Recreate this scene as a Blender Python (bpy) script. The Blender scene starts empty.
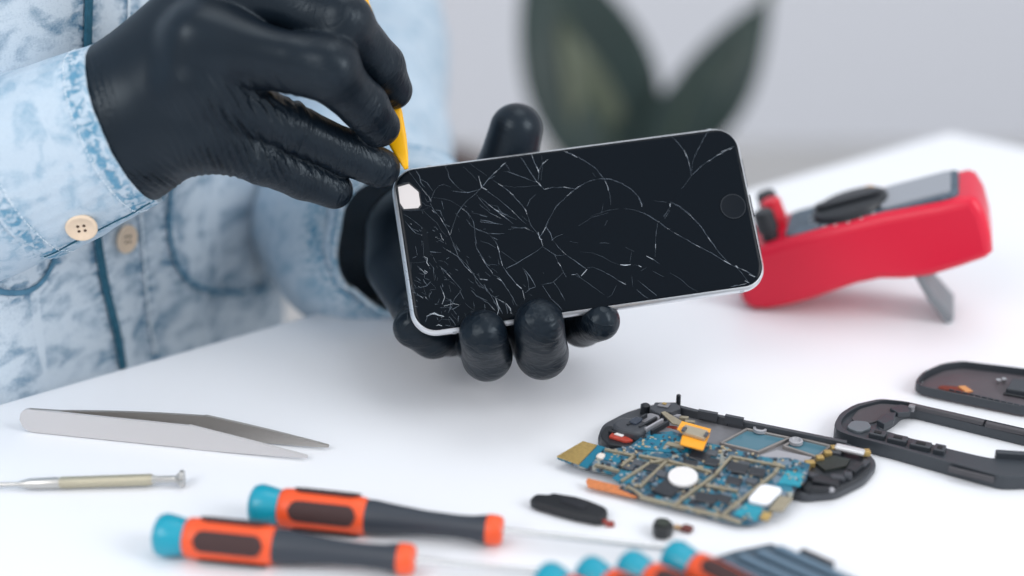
import bpy, math, random
import numpy as np
from mathutils import Vector, Matrix
SC = bpy.context.scene
COL = SC.collection
rnd = random.Random(7)

# ------------------------------------------------------------------ camera
FPX = 1422.2; PITCH = math.radians(24.0); CAMH = 0.272
CAM = np.array([0.0, 0.0, CAMH])
RT = np.array([1.0, 0, 0]); UP = np.array([0, math.sin(PITCH), math.cos(PITCH)])
FW = np.array([0, math.cos(PITCH), -math.sin(PITCH)])
def ray(px, py): return RT*(px-512)/FPX + UP*(288-py)/FPX + FW
def W(px, py, d): return CAM + ray(px, py)*d                 # point at axial depth d
def T(px, py, z=0.0):                                        # point on the plane at height z
    r = ray(px, py); return CAM + r*((z-CAMH)/r[2])
def PL(px, py, o, n):                                        # point on a plane
    r = ray(px, py); return CAM + r*(np.dot(np.asarray(o)-CAM, n)/np.dot(r, n))
def unit(v): v = np.asarray(v, float); return v/np.linalg.norm(v)
cam_d = bpy.data.cameras.new('camera'); cam = bpy.data.objects.new('camera', cam_d); COL.objects.link(cam)
cam.location = CAM; cam.rotation_euler = (math.pi/2-PITCH, 0, 0)
cam_d.sensor_width = 36; cam_d.lens = FPX*36/1024; cam_d.clip_start = .02
cam_d.dof.use_dof = True; cam_d.dof.focus_distance = .540; cam_d.dof.aperture_fstop = 2.9
SC.camera = cam

# ------------------------------------------------------------------ materials
def srgb(r, g, b):
    f = lambda c: (c/255/12.92) if c/255 <= .04045 else ((c/255+.055)/1.055)**2.4
    return (f(r), f(g), f(b), 1)
def nt(m): return m.node_tree.nodes, m.node_tree.links
def mat(name, col, rough=.5, metal=0, spec=.5, bump=0, bscale=200, var=0, vscale=60, coat=0, alpha=1, trans=0):
    m = bpy.data.materials.new(name); m.use_nodes = True; n, l = nt(m); b = n['Principled BSDF']
    b.inputs['Base Color'].default_value = col; b.inputs['Roughness'].default_value = rough
    b.inputs['Metallic'].default_value = metal; b.inputs['Specular IOR Level'].default_value = spec
    b.inputs['Coat Weight'].default_value = coat; b.inputs['Transmission Weight'].default_value = trans
    tc = n.new('ShaderNodeTexCoord')
    if bump:
        t = n.new('ShaderNodeTexNoise'); t.inputs['Scale'].default_value = bscale; t.inputs['Detail'].default_value = 3
        l.new(tc.outputs['Object'], t.inputs['Vector'])
        u = n.new('ShaderNodeBump'); u.inputs['Strength'].default_value = bump; u.inputs['Distance'].default_value = .0005
        l.new(t.outputs['Fac'], u.inputs['Height']); l.new(u.outputs['Normal'], b.inputs['Normal'])
    if var:
        t = n.new('ShaderNodeTexNoise'); t.inputs['Scale'].default_value = vscale; t.inputs['Detail'].default_value = 4
        l.new(tc.outputs['Object'], t.inputs['Vector'])
        mx = n.new('ShaderNodeMix'); mx.data_type = 'RGBA'
        mx.inputs[6].default_value = tuple(c*(1-var) for c in col[:3])+(1,)
        mx.inputs[7].default_value = tuple(min(1, c*(1+var)) for c in col[:3])+(1,)
        l.new(t.outputs['Fac'], mx.inputs[0]); l.new(mx.outputs[2], b.inputs['Base Color'])
    return m

def glove_mat():
    m = bpy.data.materials.new('black_nitrile'); m.use_nodes = True; n, l = nt(m); b = n['Principled BSDF']
    b.inputs['Base Color'].default_value = (.0150, .0195, .0260, 1); b.inputs['Roughness'].default_value = .34
    b.inputs['Specular IOR Level'].default_value = .30; b.inputs['Specular Tint'].default_value = (.80, .92, 1, 1)
    at = n.new('ShaderNodeAttribute'); at.attribute_name = 'wc'; st = n.new('ShaderNodeAttribute'); st.attribute_name = 'ws'
    tp = n.new('ShaderNodeAttribute'); tp.attribute_name = 'tipw'
    t1 = n.new('ShaderNodeTexNoise'); t1.inputs['Scale'].default_value = 1.0; t1.inputs['Detail'].default_value = 2.5; t1.inputs['Distortion'].default_value = .8
    l.new(at.outputs['Vector'], t1.inputs['Vector'])
    # ridged noise: 1-|2n-1|
    a = n.new('ShaderNodeMath'); a.operation = 'MULTIPLY_ADD'; a.inputs[1].default_value = 2; a.inputs[2].default_value = -1; l.new(t1.outputs['Fac'], a.inputs[0])
    c = n.new('ShaderNodeMath'); c.operation = 'ABSOLUTE'; l.new(a.outputs[0], c.inputs[0])
    k = n.new('ShaderNodeMath'); k.operation = 'POWER'; k.inputs[1].default_value = 5.0; kk = n.new('ShaderNodeMath'); kk.operation = 'SUBTRACT'; kk.inputs[0].default_value = 1; l.new(c.outputs[0], kk.inputs[1]); l.new(kk.outputs[0], k.inputs[0])
    e = n.new('ShaderNodeMath'); e.operation = 'MULTIPLY'; l.new(k.outputs[0], e.inputs[0]); l.new(st.outputs['Fac'], e.inputs[1])
    tc = n.new('ShaderNodeTexCoord')
    v = n.new('ShaderNodeTexVoronoi'); v.inputs['Scale'].default_value = 135; v.feature = 'SMOOTH_F1'
    tn = n.new('ShaderNodeTexNoise'); tn.inputs['Scale'].default_value = 120; tn.inputs['Detail'].default_value = 2
    l.new(tc.outputs['Object'], tn.inputs['Vector'])
    mv = n.new('ShaderNodeMix'); mv.data_type = 'VECTOR'; mv.inputs[0].default_value = .012
    l.new(tc.outputs['Object'], mv.inputs[4]); l.new(tn.outputs['Color'], mv.inputs[5]); l.new(mv.outputs[1], v.inputs['Vector'])
    g = n.new('ShaderNodeMath'); g.operation = 'MULTIPLY'; l.new(v.outputs['Distance'], g.inputs[0]); l.new(tp.outputs['Fac'], g.inputs[1])
    s = n.new('ShaderNodeMath'); s.operation = 'ADD'; l.new(e.outputs[0], s.inputs[0]); l.new(g.outputs[0], s.inputs[1])
    bu = n.new('ShaderNodeBump'); bu.inputs['Strength'].default_value = 1.0; bu.inputs['Distance'].default_value = .0011
    l.new(s.outputs[0], bu.inputs['Height']); l.new(bu.outputs['Normal'], b.inputs['Normal'])
    # dusting of colour variation
    cv = n.new('ShaderNodeTexNoise'); cv.inputs['Scale'].default_value = 45; l.new(tc.outputs['Object'], cv.inputs['Vector'])
    mx = n.new('ShaderNodeMix'); mx.data_type = 'RGBA'; mx.inputs[6].default_value = (.0030, .0060, .0110, 1); mx.inputs[7].default_value = (.0075, .0135, .0215, 1)
    l.new(cv.outputs['Fac'], mx.inputs[0]); l.new(mx.outputs[2], b.inputs['Base Color'])
    return m

def denim_mat(name='denim', light=(.50, .595, .685), dark=(.12, .29, .43), wash=.50, sc=(.006, .16, 1)):
    """bleached denim; attribute dn = (around, along, 0) in mm; seam = wear beside a seam"""
    m = bpy.data.materials.new(name); m.use_nodes = True; n, l = nt(m); b = n['Principled BSDF']
    b.inputs['Roughness'].default_value = .85; b.inputs['Specular IOR Level'].default_value = .15
    at = n.new('ShaderNodeAttribute'); at.attribute_name = 'dn'
    sm = n.new('ShaderNodeAttribute'); sm.attribute_name = 'seam'
    def noise(sc, det=3, mp=None, dist=0):
        t = n.new('ShaderNodeTexNoise'); t.inputs['Scale'].default_value = sc; t.inputs['Detail'].default_value = det; t.inputs['Distortion'].default_value = dist
        if mp:
            q = n.new('ShaderNodeMapping'); q.inputs['Scale'].default_value = mp; l.new(at.outputs['Vector'], q.inputs['Vector']); l.new(q.outputs[0], t.inputs['Vector'])
        else: l.new(at.outputs['Vector'], t.inputs['Vector'])
        return t.outputs['Fac']
    def mth(op, x, y=None, z=None):
        q = n.new('ShaderNodeMath'); q.operation = op
        for i, w in enumerate((x, y, z)):
            if w is None: continue
            if hasattr(w, 'is_output'): l.new(w, q.inputs[i])
            else: q.inputs[i].default_value = w
        return q.outputs[0]
    def ramp(x, lo, hi):
        q = n.new('ShaderNodeMapRange'); q.interpolation_type = 'SMOOTHSTEP'
        l.new(x, q.inputs[0]); q.inputs[1].default_value = lo; q.inputs[2].default_value = hi; return q.outputs[0]
    blot = ramp(noise(.11, 5, dist=.5), .42, .74)
    fine = noise(1.6, 3)
    streak = ramp(noise(1.0, 1, sc), .60, .68)       # faded lengthwise lines
    gr = noise(1.0, 2, (1.9, .5, 1))
    f = mth('MULTIPLY', blot, wash)
    f = mth('ADD', f, mth('MULTIPLY', mth('SUBTRACT', fine, .5), .60))
    f = mth('ADD', f, mth('MULTIPLY', mth('SUBTRACT', gr, .5), .38))
    puck = ramp(noise(.34, 3, dist=.5), .42, .60)                 # puckers along seams
    f = mth('ADD', f, mth('MULTIPLY', mth('MULTIPLY', puck, sm.outputs['Fac']), .95))
    f = mth('SUBTRACT', f, mth('MULTIPLY', streak, .42))
    q = n.new('ShaderNodeClamp'); l.new(f, q.inputs[0])
    mx = n.new('ShaderNodeMix'); mx.data_type = 'RGBA'; mx.inputs[6].default_value = light+(1,); mx.inputs[7].default_value = dark+(1,)
    l.new(q.outputs[0], mx.inputs[0]); l.new(mx.outputs[2], b.inputs['Base Color'])
    bu = n.new('ShaderNodeBump'); bu.inputs['Strength'].default_value = .5; bu.inputs['Distance'].default_value = .0006
    hh = mth('ADD', mth('MULTIPLY', puck, mth('MULTIPLY', sm.outputs['Fac'], -1.5)), mth('MULTIPLY', gr, .5))
    l.new(hh, bu.inputs['Height']); l.new(bu.outputs['Normal'], b.inputs['Normal'])
    return m

M = dict(
    glove=glove_mat(),
    denim=denim_mat(),
    denim_body=denim_mat('denim_body', (.61, .695, .775), (.08, .20, .32), .75, (.16, .006, 1)),
    seam2=mat('denim_seam_worn', (.10, .23, .34, 1), .9, spec=.1, bump=.4, bscale=900, var=.5, vscale=300),
    seam=mat('denim_seam', (.035, .12, .18, 1), .9, spec=.1, bump=.4, bscale=900, var=.4, vscale=300),
    stitch=mat('white_stitch', (.72, .80, .86, 1), .8, bump=.3, bscale=1200),
    button=mat('button_horn', srgb(226, 203, 178), .45, var=.08, vscale=500, bump=.1, bscale=600),
    hole=mat('button_hole', srgb(70, 48, 35), .8),
    glass=mat('screen_glass', (.0035, .0062, .0100, 1), .14, spec=.10),
    alu=mat('silver_aluminium', (.74, .76, .79, 1), .33, metal=.85, bump=.05, bscale=2500),
    alu_band=mat('antenna_band', (.40, .44, .48, 1), .5),
    black=mat('black_plastic', (.013, .016, .021, 1), .42, bump=.15, bscale=1500),
    crack=mat('cracked_glass_edge', (.42, .47, .53, 1), .35, spec=.6),
    crackdim=mat('cracked_glass_hairline', (.12, .15, .19, 1), .35, spec=.3),
    crackfaint=mat('cracked_glass_faint', (.045, .06, .08, 1), .35, spec=.3),
    white=mat('white_sticker', (.78, .76, .76, 1), .6),
    patch=mat('exposed_patch', (.62, .585, .58, 1), .6),
    yellow=mat('yellow_plastic', srgb(250, 185, 6), .38, spec=.4),
    table=mat('white_laminate', (.835, .85, .885, 1), .42, spec=.35, bump=.03, bscale=300),
)

# ------------------------------------------------------------------ objects
def tag(o, label=None, cat=None, group=None, kind=None):
    if label: o['label'] = label
    if cat: o['category'] = cat
    if group: o['group'] = group
    if kind: o['kind'] = kind
    return o
def thing(name, loc, label, cat, group=None, rot=None):
    o = bpy.data.objects.new(name, None); COL.objects.link(o); o.empty_display_size = .01
    if rot is not None: o.matrix_world = Matrix.Translation(Vector(loc)) @ rot.to_4x4()
    else: o.location = Vector(loc)
    bpy.context.view_layer.update()
    return tag(o, label, cat, group)
def mesh(name, v, f, m, parent=None, smooth=True, world=True, mats=None, fmat=None):
    """v in world coordinates unless world=False (then local to the parent)"""
    me = bpy.data.meshes.new(name); v = [tuple(map(float, p)) for p in v]
    o = bpy.data.objects.new(name, me); COL.objects.link(o)
    if parent is not None:
        o.parent = parent
        if world:
            inv = np.array(root_matrix(parent).inverted()); a = np.asarray(v)
            v = [tuple(p) for p in a @ inv[:3, :3].T + inv[:3, 3]]
    me.from_pydata(v, [], [tuple(map(int, q)) for q in f])
    for k in (mats or [m]): me.materials.append(k)
    if fmat is not None: me.polygons.foreach_set('material_index', fmat)
    if smooth: me.polygons.foreach_set('use_smooth', [True]*len(me.polygons))
    me.update()
    return o
def root_matrix(o):
    Mx = o.matrix_basis.copy()
    while o.parent: o = o.parent; Mx = o.matrix_basis @ Mx
    return Mx
def autosmooth(o, ang=40):
    me = o.data
    import bmesh
    bm = bmesh.new(); bm.from_mesh(me); a = math.radians(ang)
    for e in bm.edges:
        if len(e.link_faces) == 2 and e.calc_face_angle(0) > a: e.smooth = False
    for fa in bm.faces: fa.smooth = True
    bm.to_mesh(me); bm.free(); return o
def bevel(o, w, seg=2, ang=30):
    b = o.modifiers.new('bevel', 'BEVEL'); b.width = w; b.segments = seg; b.limit_method = 'ANGLE'; b.angle_limit = math.radians(ang)
    return o
class MB:
    def __init__(s): s.v = []; s.f = []; s.mi = []
    def add(s, v, f, mi=0):
        k = len(s.v); s.v += [tuple(p) for p in v]; s.f += [tuple(i+k for i in q) for q in f]; s.mi += [mi]*len(f); return s
    def box(s, c, size, ax=None, mi=0):
        c = np.asarray(c, float); ax = np.eye(3) if ax is None else np.asarray(ax); h = np.asarray(size)/2
        v = [c+ax[0]*h[0]*i+ax[1]*h[1]*j+ax[2]*h[2]*k for i in (-1, 1) for j in (-1, 1) for k in (-1, 1)]
        return s.add(v, [(0, 1, 3, 2), (4, 6, 7, 5), (0, 4, 5, 1), (2, 3, 7, 6), (0, 2, 6, 4), (1, 5, 7, 3)], mi)
    def prism(s, poly, o, ux, uy, un, h0, h1, mi=0):           # polygon in (ux,uy) extruded along un
        o = np.asarray(o, float); n = len(poly)
        lo = [o+ux*a+uy*b+un*h0 for a, b in poly]; hi = [o+ux*a+uy*b+un*h1 for a, b in poly]
        f = [tuple(range(n))[::-1], tuple(range(n, 2*n))]+[(i, (i+1) % n, n+(i+1) % n, n+i) for i in range(n)]
        return s.add(lo+hi, f, mi)
    def ringprism(s, outer, inner, o, ux, uy, un, h0, h1, mi=0):
        o = np.asarray(o, float); n = len(outer); V = []
        for pl in (outer, inner):
            for h in (h0, h1): V += [o+ux*a+uy*b+un*h for a, b in pl]
        f = []
        for i in range(n):
            j = (i+1) % n
            f += [(i, j, n+j, n+i), (2*n+i, 3*n+i, 3*n+j, 2*n+j), (n+i, n+j, 3*n+j, 3*n+i), (i, 2*n+i, 2*n+j, j)]
        return s.add(V, f, mi)
    def lathe(s, prof, o, ax, seg=32, mi=0, squash=None, caps=True):   # prof = [(t along axis, r)]
        o = np.asarray(o, float); ax = unit(ax); u = unit(np.cross(ax, [0, 0, 1] if abs(ax[2]) < .9 else [1, 0, 0])); w = np.cross(ax, u)
        V = []; F = []
        for t, r in prof:
            for k in range(seg):
                a = 2*math.pi*k/seg; V.append(o+ax*t+u*r*math.cos(a)+w*r*math.sin(a))
        for i in range(len(prof)-1):
            for k in range(seg):
                k2 = (k+1) % seg; F.append((i*seg+k, i*seg+k2, (i+1)*seg+k2, (i+1)*seg+k))
        if caps: F += [tuple(range(seg))[::-1], tuple((len(prof)-1)*seg+k for k in range(seg))]
        return s.add(V, F, mi)
    def tube(s, pts, r, seg=8, mi=0, flat=None, nrm=None):
        P = [np.asarray(p, float) for p in pts]; n = len(P); V = []; F = []; rr = r if hasattr(r, '__len__') else [r]*n
        for i, p in enumerate(P):
            t = unit(P[min(i+1, n-1)]-P[max(i-1, 0)])
            up = nrm[i] if nrm is not None else np.array([0, 0, 1.0]) if abs(t[2]) < .95 else np.array([1.0, 0, 0])
            a = unit(np.cross(t, up)); b = np.cross(a, t)
            for k in range(seg):
                th = 2*math.pi*k/seg; V.append(p+a*rr[i]*math.cos(th)+b*rr[i]*math.sin(th)*(flat or 1))
        for i in range(n-1):
            for k in range(seg):
                k2 = (k+1) % seg; F.append((i*seg+k, i*seg+k2, (i+1)*seg+k2, (i+1)*seg+k))
        F += [tuple(range(seg))[::-1], tuple((n-1)*seg+k for k in range(seg))]
        return s.add(V, F, mi)
    def build(s, name, m, parent=None, smooth=False, world=True, mats=None, auto=None):
        o = mesh(name, s.v, s.f, m, parent, smooth, world, mats, s.mi)
        if auto: autosmooth(o, auto)
        return o
def rrect(w, h, r, seg=8, cx=0, cy=0):
    P = []
    for sx, sy, a0 in ((1, 1, 0), (-1, 1, 90), (-1, -1, 180), (1, -1, 270)):
        for k in range(seg+1):
            a = math.radians(a0+90*k/seg); P.append((cx+sx*(w/2-r)+r*math.cos(a), cy+sy*(h/2-r)+r*math.sin(a)))
    return P
def smooth_path(pts, n=8):                                   # Catmull-Rom
    P = [np.asarray(p, float) for p in pts]; P = [2*P[0]-P[1]]+P+[2*P[-1]-P[-2]]; out = []
    for i in range(1, len(P)-2):
        for k in range(n):
            t = k/n; a, b, c, d = P[i-1:i+3]
            out.append(.5*((2*b)+(-a+c)*t+(2*a-5*b+4*c-d)*t*t+(-a+3*b-3*c+d)*t**3))
    out.append(P[-2]); return out

# ------------------------------------------------------------------ implicit surfaces for the gloved hands
def smin(a, b, k):
    h = np.clip(.5+.5*(b-a)/k, 0, 1); return b*(1-h)+a*h-k*h*(1-h)
def cone(p, a, b, r1, r2, flat=None):
    a = np.asarray(a); b = np.asarray(b); ba = b-a; pa = p-a
    h = np.clip(pa@ba/(ba@ba), 0, 1); q = pa-h[:, None]*ba
    if flat is not None:
        n, s = flat; q = q+np.outer(q@n, n)*(1/s-1)
    return np.linalg.norm(q, axis=1)-(r1+(r2-r1)*h)
def surface_nets(fn, lo, hi, h):
    lo = np.asarray(lo); n = np.ceil((np.asarray(hi)-lo)/h).astype(int)+1
    ax = [lo[i]+h*np.arange(n[i]) for i in range(3)]
    G = np.empty(n, np.float32)
    for i in range(0, n[0], 16):
        X, Y, Z = np.meshgrid(ax[0][i:i+16], ax[1], ax[2], indexing='ij')
        G[i:i+16] = fn(np.stack([X.ravel(), Y.ravel(), Z.ravel()], 1)).reshape(X.shape)
    S = G < 0; nc = n-1
    c = [(i, j, k) for i in (0, 1) for j in (0, 1) for k in (0, 1)]
    cnt = sum(S[i:i+nc[0], j:j+nc[1], k:k+nc[2]].astype(int) for i, j, k in c)
    act = (cnt > 0) & (cnt < 8); idx = -np.ones(nc, int); A = np.argwhere(act); idx[act] = np.arange(len(A))
    acc = np.zeros((len(A), 3)); w = np.zeros(len(A))
    for p in c:
        for d in range(3):
            if p[d]: continue
            q = list(p); q[d] = 1
            g0 = G[A[:, 0]+p[0], A[:, 1]+p[1], A[:, 2]+p[2]]; g1 = G[A[:, 0]+q[0], A[:, 1]+q[1], A[:, 2]+q[2]]
            mk = (g0 < 0) != (g1 < 0); t = np.where(mk, g0/(g0-g1+1e-12), 0)
            pt = np.array(p, float)[None].repeat(len(A), 0); pt[:, d] += t
            acc += pt*mk[:, None]; w += mk
    V = lo+(A+acc/w[:, None])*h; F = []
    for d in range(3):
        e, g = (d+1) % 3, (d+2) % 3
        sl = [slice(0, n[0]), slice(0, n[1]), slice(0, n[2])]; s0 = list(sl); s1 = list(sl)
        s0[d] = slice(0, n[d]-1); s1[d] = slice(1, n[d])
        cr = np.argwhere(S[tuple(s0)] != S[tuple(s1)])
        ok = (cr[:, e] > 0) & (cr[:, g] > 0) & (cr[:, e] < n[e]-1) & (cr[:, g] < n[g]-1); cr = cr[ok]
        fl = S[cr[:, 0], cr[:, 1], cr[:, 2]]
        def ix(de, dg):
            q = cr.copy(); q[:, e] += de; q[:, g] += dg; return idx[q[:, 0], q[:, 1], q[:, 2]]
        Q = np.stack([ix(-1, -1), ix(0, -1), ix(0, 0), ix(-1, 0)], 1)
        Q[~fl] = Q[~fl][:, ::-1]; F.append(Q)
    return V, np.concatenate(F)
def grad(fn, V, e=3e-4):
    g = np.stack([(fn(V+np.eye(3)[i]*e)-fn(V-np.eye(3)[i]*e)) for i in range(3)], 1)/(2*e)
    return g
def glove(name, palm, fingers, parent, kp=.009, kf=.007, webs=(), wrinkle=None, h=.0009):
    """palm: list of (a,b,r1,r2,flat); fingers: list of joint chains [(p,r),...]"""
    def fn(p):
        P = None
        for c in palm:
            d = cone(p, *c); P = d if P is None else smin(P, d, kp)
        Fm = None
        for ch in fingers:
            D = None
            for (a, ra), (b, rb) in zip(ch[:-1], ch[1:]):
                d = cone(p, a, b, ra, rb); D = d if D is None else smin(D, d, .0022)
            Fm = D if Fm is None else smin(Fm, D, .0010)
        return smin(P, Fm, kf)
    pts = np.array([q for c in palm for q in (c[0], c[1])]+[q for ch in fingers for q, _ in ch])
    lo = pts.min(0)-.03; hi = pts.max(0)+.03
    V, F = surface_nets(fn, lo, hi, h)
    for _ in range(2):
        g = grad(fn, V); V = V-g*(fn(V)/np.maximum((g*g).sum(1), .2))[:, None]
    # blended direction of the nearest segments and strength of the glove's folds
    dr = np.zeros((len(V), 3)); axl = np.zeros(len(V)); st = np.zeros(len(V)); tip = np.zeros(len(V)); ws = np.zeros(len(V))
    def acc(a, b, ra, rb, flat, s_, tp_, cum, k_):
        nonlocal axl, st, tip, ws, dr
        d = np.maximum(cone(V, a, b, ra, rb, flat), 0)+np.maximum(-cone(V, a, b, ra, rb, flat), 0)*.5
        w = np.exp(-d/k_)+1e-9; u = unit(np.asarray(b)-a)
        dr = dr+u*w[:, None]; axl = axl+w*(cum+(V-a)@u); st = st+w*s_; tip = tip+w*tp_; ws = ws+w
    for c in palm: acc(*c, .0, 0, 0, .004)
    for ch in fingers:
        cum = .07
        for si, ((a, ra), (b, rb)) in enumerate(zip(ch[:-1], ch[1:])):
            t = np.clip((V-a)@(np.asarray(b)-a)/((b-a)@(b-a)), 0, 1)
            acc(a, b, ra, rb, None, .06+.12*np.abs(2*t-1)**2, (np.clip((t-.1)*1.4, 0, 1) if si == len(ch)-2 else 0), cum, .0022); cum += np.linalg.norm(b-a)
    axl /= ws; st /= ws; tip /= ws; dr /= np.linalg.norm(dr, axis=1)[:, None]+1e-9
    if wrinkle: V, st, dr = wrinkle(V, st, dr, fn)
    o = mesh(name, V, F, M['glove'], parent)
    mm = V*1000; wc = mm*.15+np.outer(axl*1000, [.22, .14, .10])
    a = o.data.attributes.new('wc', 'FLOAT_VECTOR', 'POINT'); a.data.foreach_set('vector', wc.astype(np.float32).ravel())
    a = o.data.attributes.new('ws', 'FLOAT', 'POINT'); a.data.foreach_set('value', st.astype(np.float32))
    a = o.data.attributes.new('tipw', 'FLOAT', 'POINT'); a.data.foreach_set('value', (tip*.9).astype(np.float32))
    return o

# ------------------------------------------------------------------ setting
def noise1(x, seed=0):                                       # smooth 1-d value noise
    x = np.asarray(x, float); i = np.floor(x).astype(int); f = x-i; f = f*f*(3-2*f)
    hsh = lambda k: np.modf(np.abs(np.sin(k*12.9898+seed*78.233)*43758.5453))[0]
    return hsh(i)*(1-f)+hsh(i+1)*f-.5
E0 = T(0, 402); E1 = T(949, 131)                             # person's side edge and back corner of the table
ed = unit((E1-E0)*[1, 1, 0]); en = np.array([ed[1], -ed[0], 0])      # en points into the table
C2 = unit((T(1060, 155)-E1)*[1, 1, 0])
A0 = E1-ed*1.75; w_ = C2*1.3
tb = MB(); corners = [A0, E1, E1+w_, A0+w_]
tb.add([c+[0, 0, 0] for c in corners]+[c-[0, 0, .025] for c in corners],
       [(3, 2, 1, 0), (4, 5, 6, 7), (0, 1, 5, 4), (1, 2, 6, 5), (2, 3, 7, 6), (3, 0, 4, 7)])
ctr = sum(corners)/4
TABLE = thing('table', (ctr[0], ctr[1], -.73), 'white laminate work table everything is laid out on', 'table')
top = tb.build('tabletop', M['table'], TABLE); bevel(top, .003, 3)
for c in corners:
    q = c+(ctr-c)*.08
    MB().box([q[0], q[1], -.3775], (.045, .045, .705)).build('leg', mat('table_leg_white', (.75, .75, .76, 1), .5), TABLE)
FLOORZ = -.73
fl = MB().box([0, 1.2, FLOORZ-.02], (7, 6, .04)).build('floor', mat('floor_grey', (.55, .54, .53, 1), .5, var=.1, vscale=3)); tag(fl, kind='structure')
wb = MB().box([0, 3.1, FLOORZ+1.35], (7, .1, 2.7)).build('wall_back', mat('wall_paint', (.76, .775, .83, 1), .8, bump=.1, bscale=80)); tag(wb, kind='structure')

# ------------------------------------------------------------------ phone
pw = np.array([-0.2388, 0.0867, 0.1503]); pt = np.array([0.0260, 0.0233, -0.5477])
def rodr(w):
    t = np.linalg.norm(w); k = w/t; K = np.array([[0, -k[2], k[1]], [k[2], 0, -k[0]], [-k[1], k[0], 0]])
    return np.eye(3)+math.sin(t)*K+(1-math.cos(t))*K@K
CR = np.stack([RT, UP, -FW], 1)
PR = CR@rodr(pw); PC = CAM+CR@pt
pu, pv, pn = PR[:, 0], PR[:, 1], PR[:, 2]
rot = Matrix(PR.tolist())
PHONE = thing('smartphone', PC, 'black and silver smartphone with a shattered screen held in the gloved hand', 'smartphone', rot=rot)
PH = .0071
def slab(outline_fn, zs):                                    # loft of outlines (inset, z)
    V = []; F = []; n = None
    for ins, z in zs:
        o = outline_fn(ins); n = len(o); V += [(a, b, z) for a, b in o]
    for i in range(len(zs)-1):
        for k in range(n): F.append((i*n+k, i*n+(k+1) % n, (i+1)*n+(k+1) % n, (i+1)*n+k))
    F += [tuple(range(n))[::-1], tuple((len(zs)-1)*n+k for k in range(n))]
    return V, F
def iph(ins): return rrect(.1383-2*ins, .0671-2*ins, .0098-ins, 14)
prof = [(.0035*(1-math.cos(a)), -.0035-.0035*math.sin(a)+0) for a in ()]
zs = []
for k in range(13):
    a = -math.pi/2+math.pi*k/12; zs.append((.0032*(1-math.cos(a)), -.00355+.0032*math.sin(a)))
v, f = slab(iph, zs); body = mesh('metal_body', v, f, M['alu'], PHONE, world=False); autosmooth(body, 50)
v, f = slab(iph, [(.0026, -.0009), (.0016, -.0005), (.0014, -.0002), (.0017, .0000), (.0022, .00018), (.0030, .00026)])
glass = mesh('screen', v, f, M['glass'], PHONE, world=False); autosmooth(glass, 50)
# antenna bands on the metal side
for x in (-.0535, .0585):
    for y in (-1, 1):
        b = MB(); b.box((x, y*.03195, -.0035), (.0016, .0031, .0030)); b.build('antenna_band', M['alu_band'], PHONE, world=False)
# home button
b = MB(); b.lathe([(0, .0054), (.0002, .0053), (.0002, .0048), (.00005, .0046), (.0, 0.0001)], (0, 0, 0), (0, 0, 1), 40)
def face_uv(px, py, off=.00028):
    q = PL(px, py, PC+pn*off, pn)-PC; return np.array([q@pu, q@pv, off])
hb = face_uv(733, 206.5)
o = MB().lathe([(.0002, .0049), (.00055, .0048), (.00052, .0044), (.0004, .0001)], (hb[0], hb[1], 0), (0, 0, 1), 40).build('home_button', mat('button_glass', (.006, .009, .0135, 1), .3, spec=.13), PHONE, world=False, auto=40)
MB().ringprism([(hb[0]+.0050*math.cos(a), hb[1]+.0050*math.sin(a)) for a in np.linspace(0, 2*math.pi, 41)[:-1]],
               [(hb[0]+.00472*math.cos(a), hb[1]+.00472*math.sin(a)) for a in np.linspace(0, 2*math.pi, 41)[:-1]], (0, 0, 0), np.array([1, 0, 0]), np.array([0, 1, 0]), np.array([0, 0, 1]), .0002, .0006).build('button_ring', mat('ring_steel', (.012, .018, .026, 1), .3, metal=0), o, world=False)
# earpiece slot and bright chip where the glass is gone
ea, eb = face_uv(424, 229), face_uv(428, 257)
c = (ea+eb)/2
MB().prism(rrect(.0021, .0115, .00095, 5, c[0], c[1]), (0, 0, 0), np.array([1, 0, 0]), np.array([0, 1, 0]), np.array([0, 0, 1]), .0002, .00031).build('earpiece', mat('earpiece_mesh', (.0055, .0085, .0125, 1), .2, spec=.1), PHONE, world=False)
chip = [face_uv(x, y)[:2] for x, y in ((398, 187), (409, 184), (418.5, 192), (420.5, 205), (418, 208), (404, 209), (400, 203))]
MB().prism([(c0[0]*1.0+(c0[0]-sum(c[0] for c in chip)/7)*.14, c0[1]+(c0[1]-sum(c[1] for c in chip)/7)*.14) for c0 in chip][::-1], (0, 0, 0), np.array([1, 0, 0]), np.array([0, 1, 0]), np.array([0, 0, 1]), .0002, .00029).build('broken_glass_rim', M['black'], PHONE, world=False)
MB().prism(chip[::-1], (0, 0, 0), np.array([1, 0, 0]), np.array([0, 1, 0]), np.array([0, 0, 1]), .0002, .00034).build('exposed_patch', M['patch'], PHONE, world=False)

S_ = 5.76
CRK = []
def cr(ox, oy, pts, w=1, lv=1): CRK.append(([(ox+x/S_, oy+y/S_) for x, y in pts], w, lv))
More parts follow.
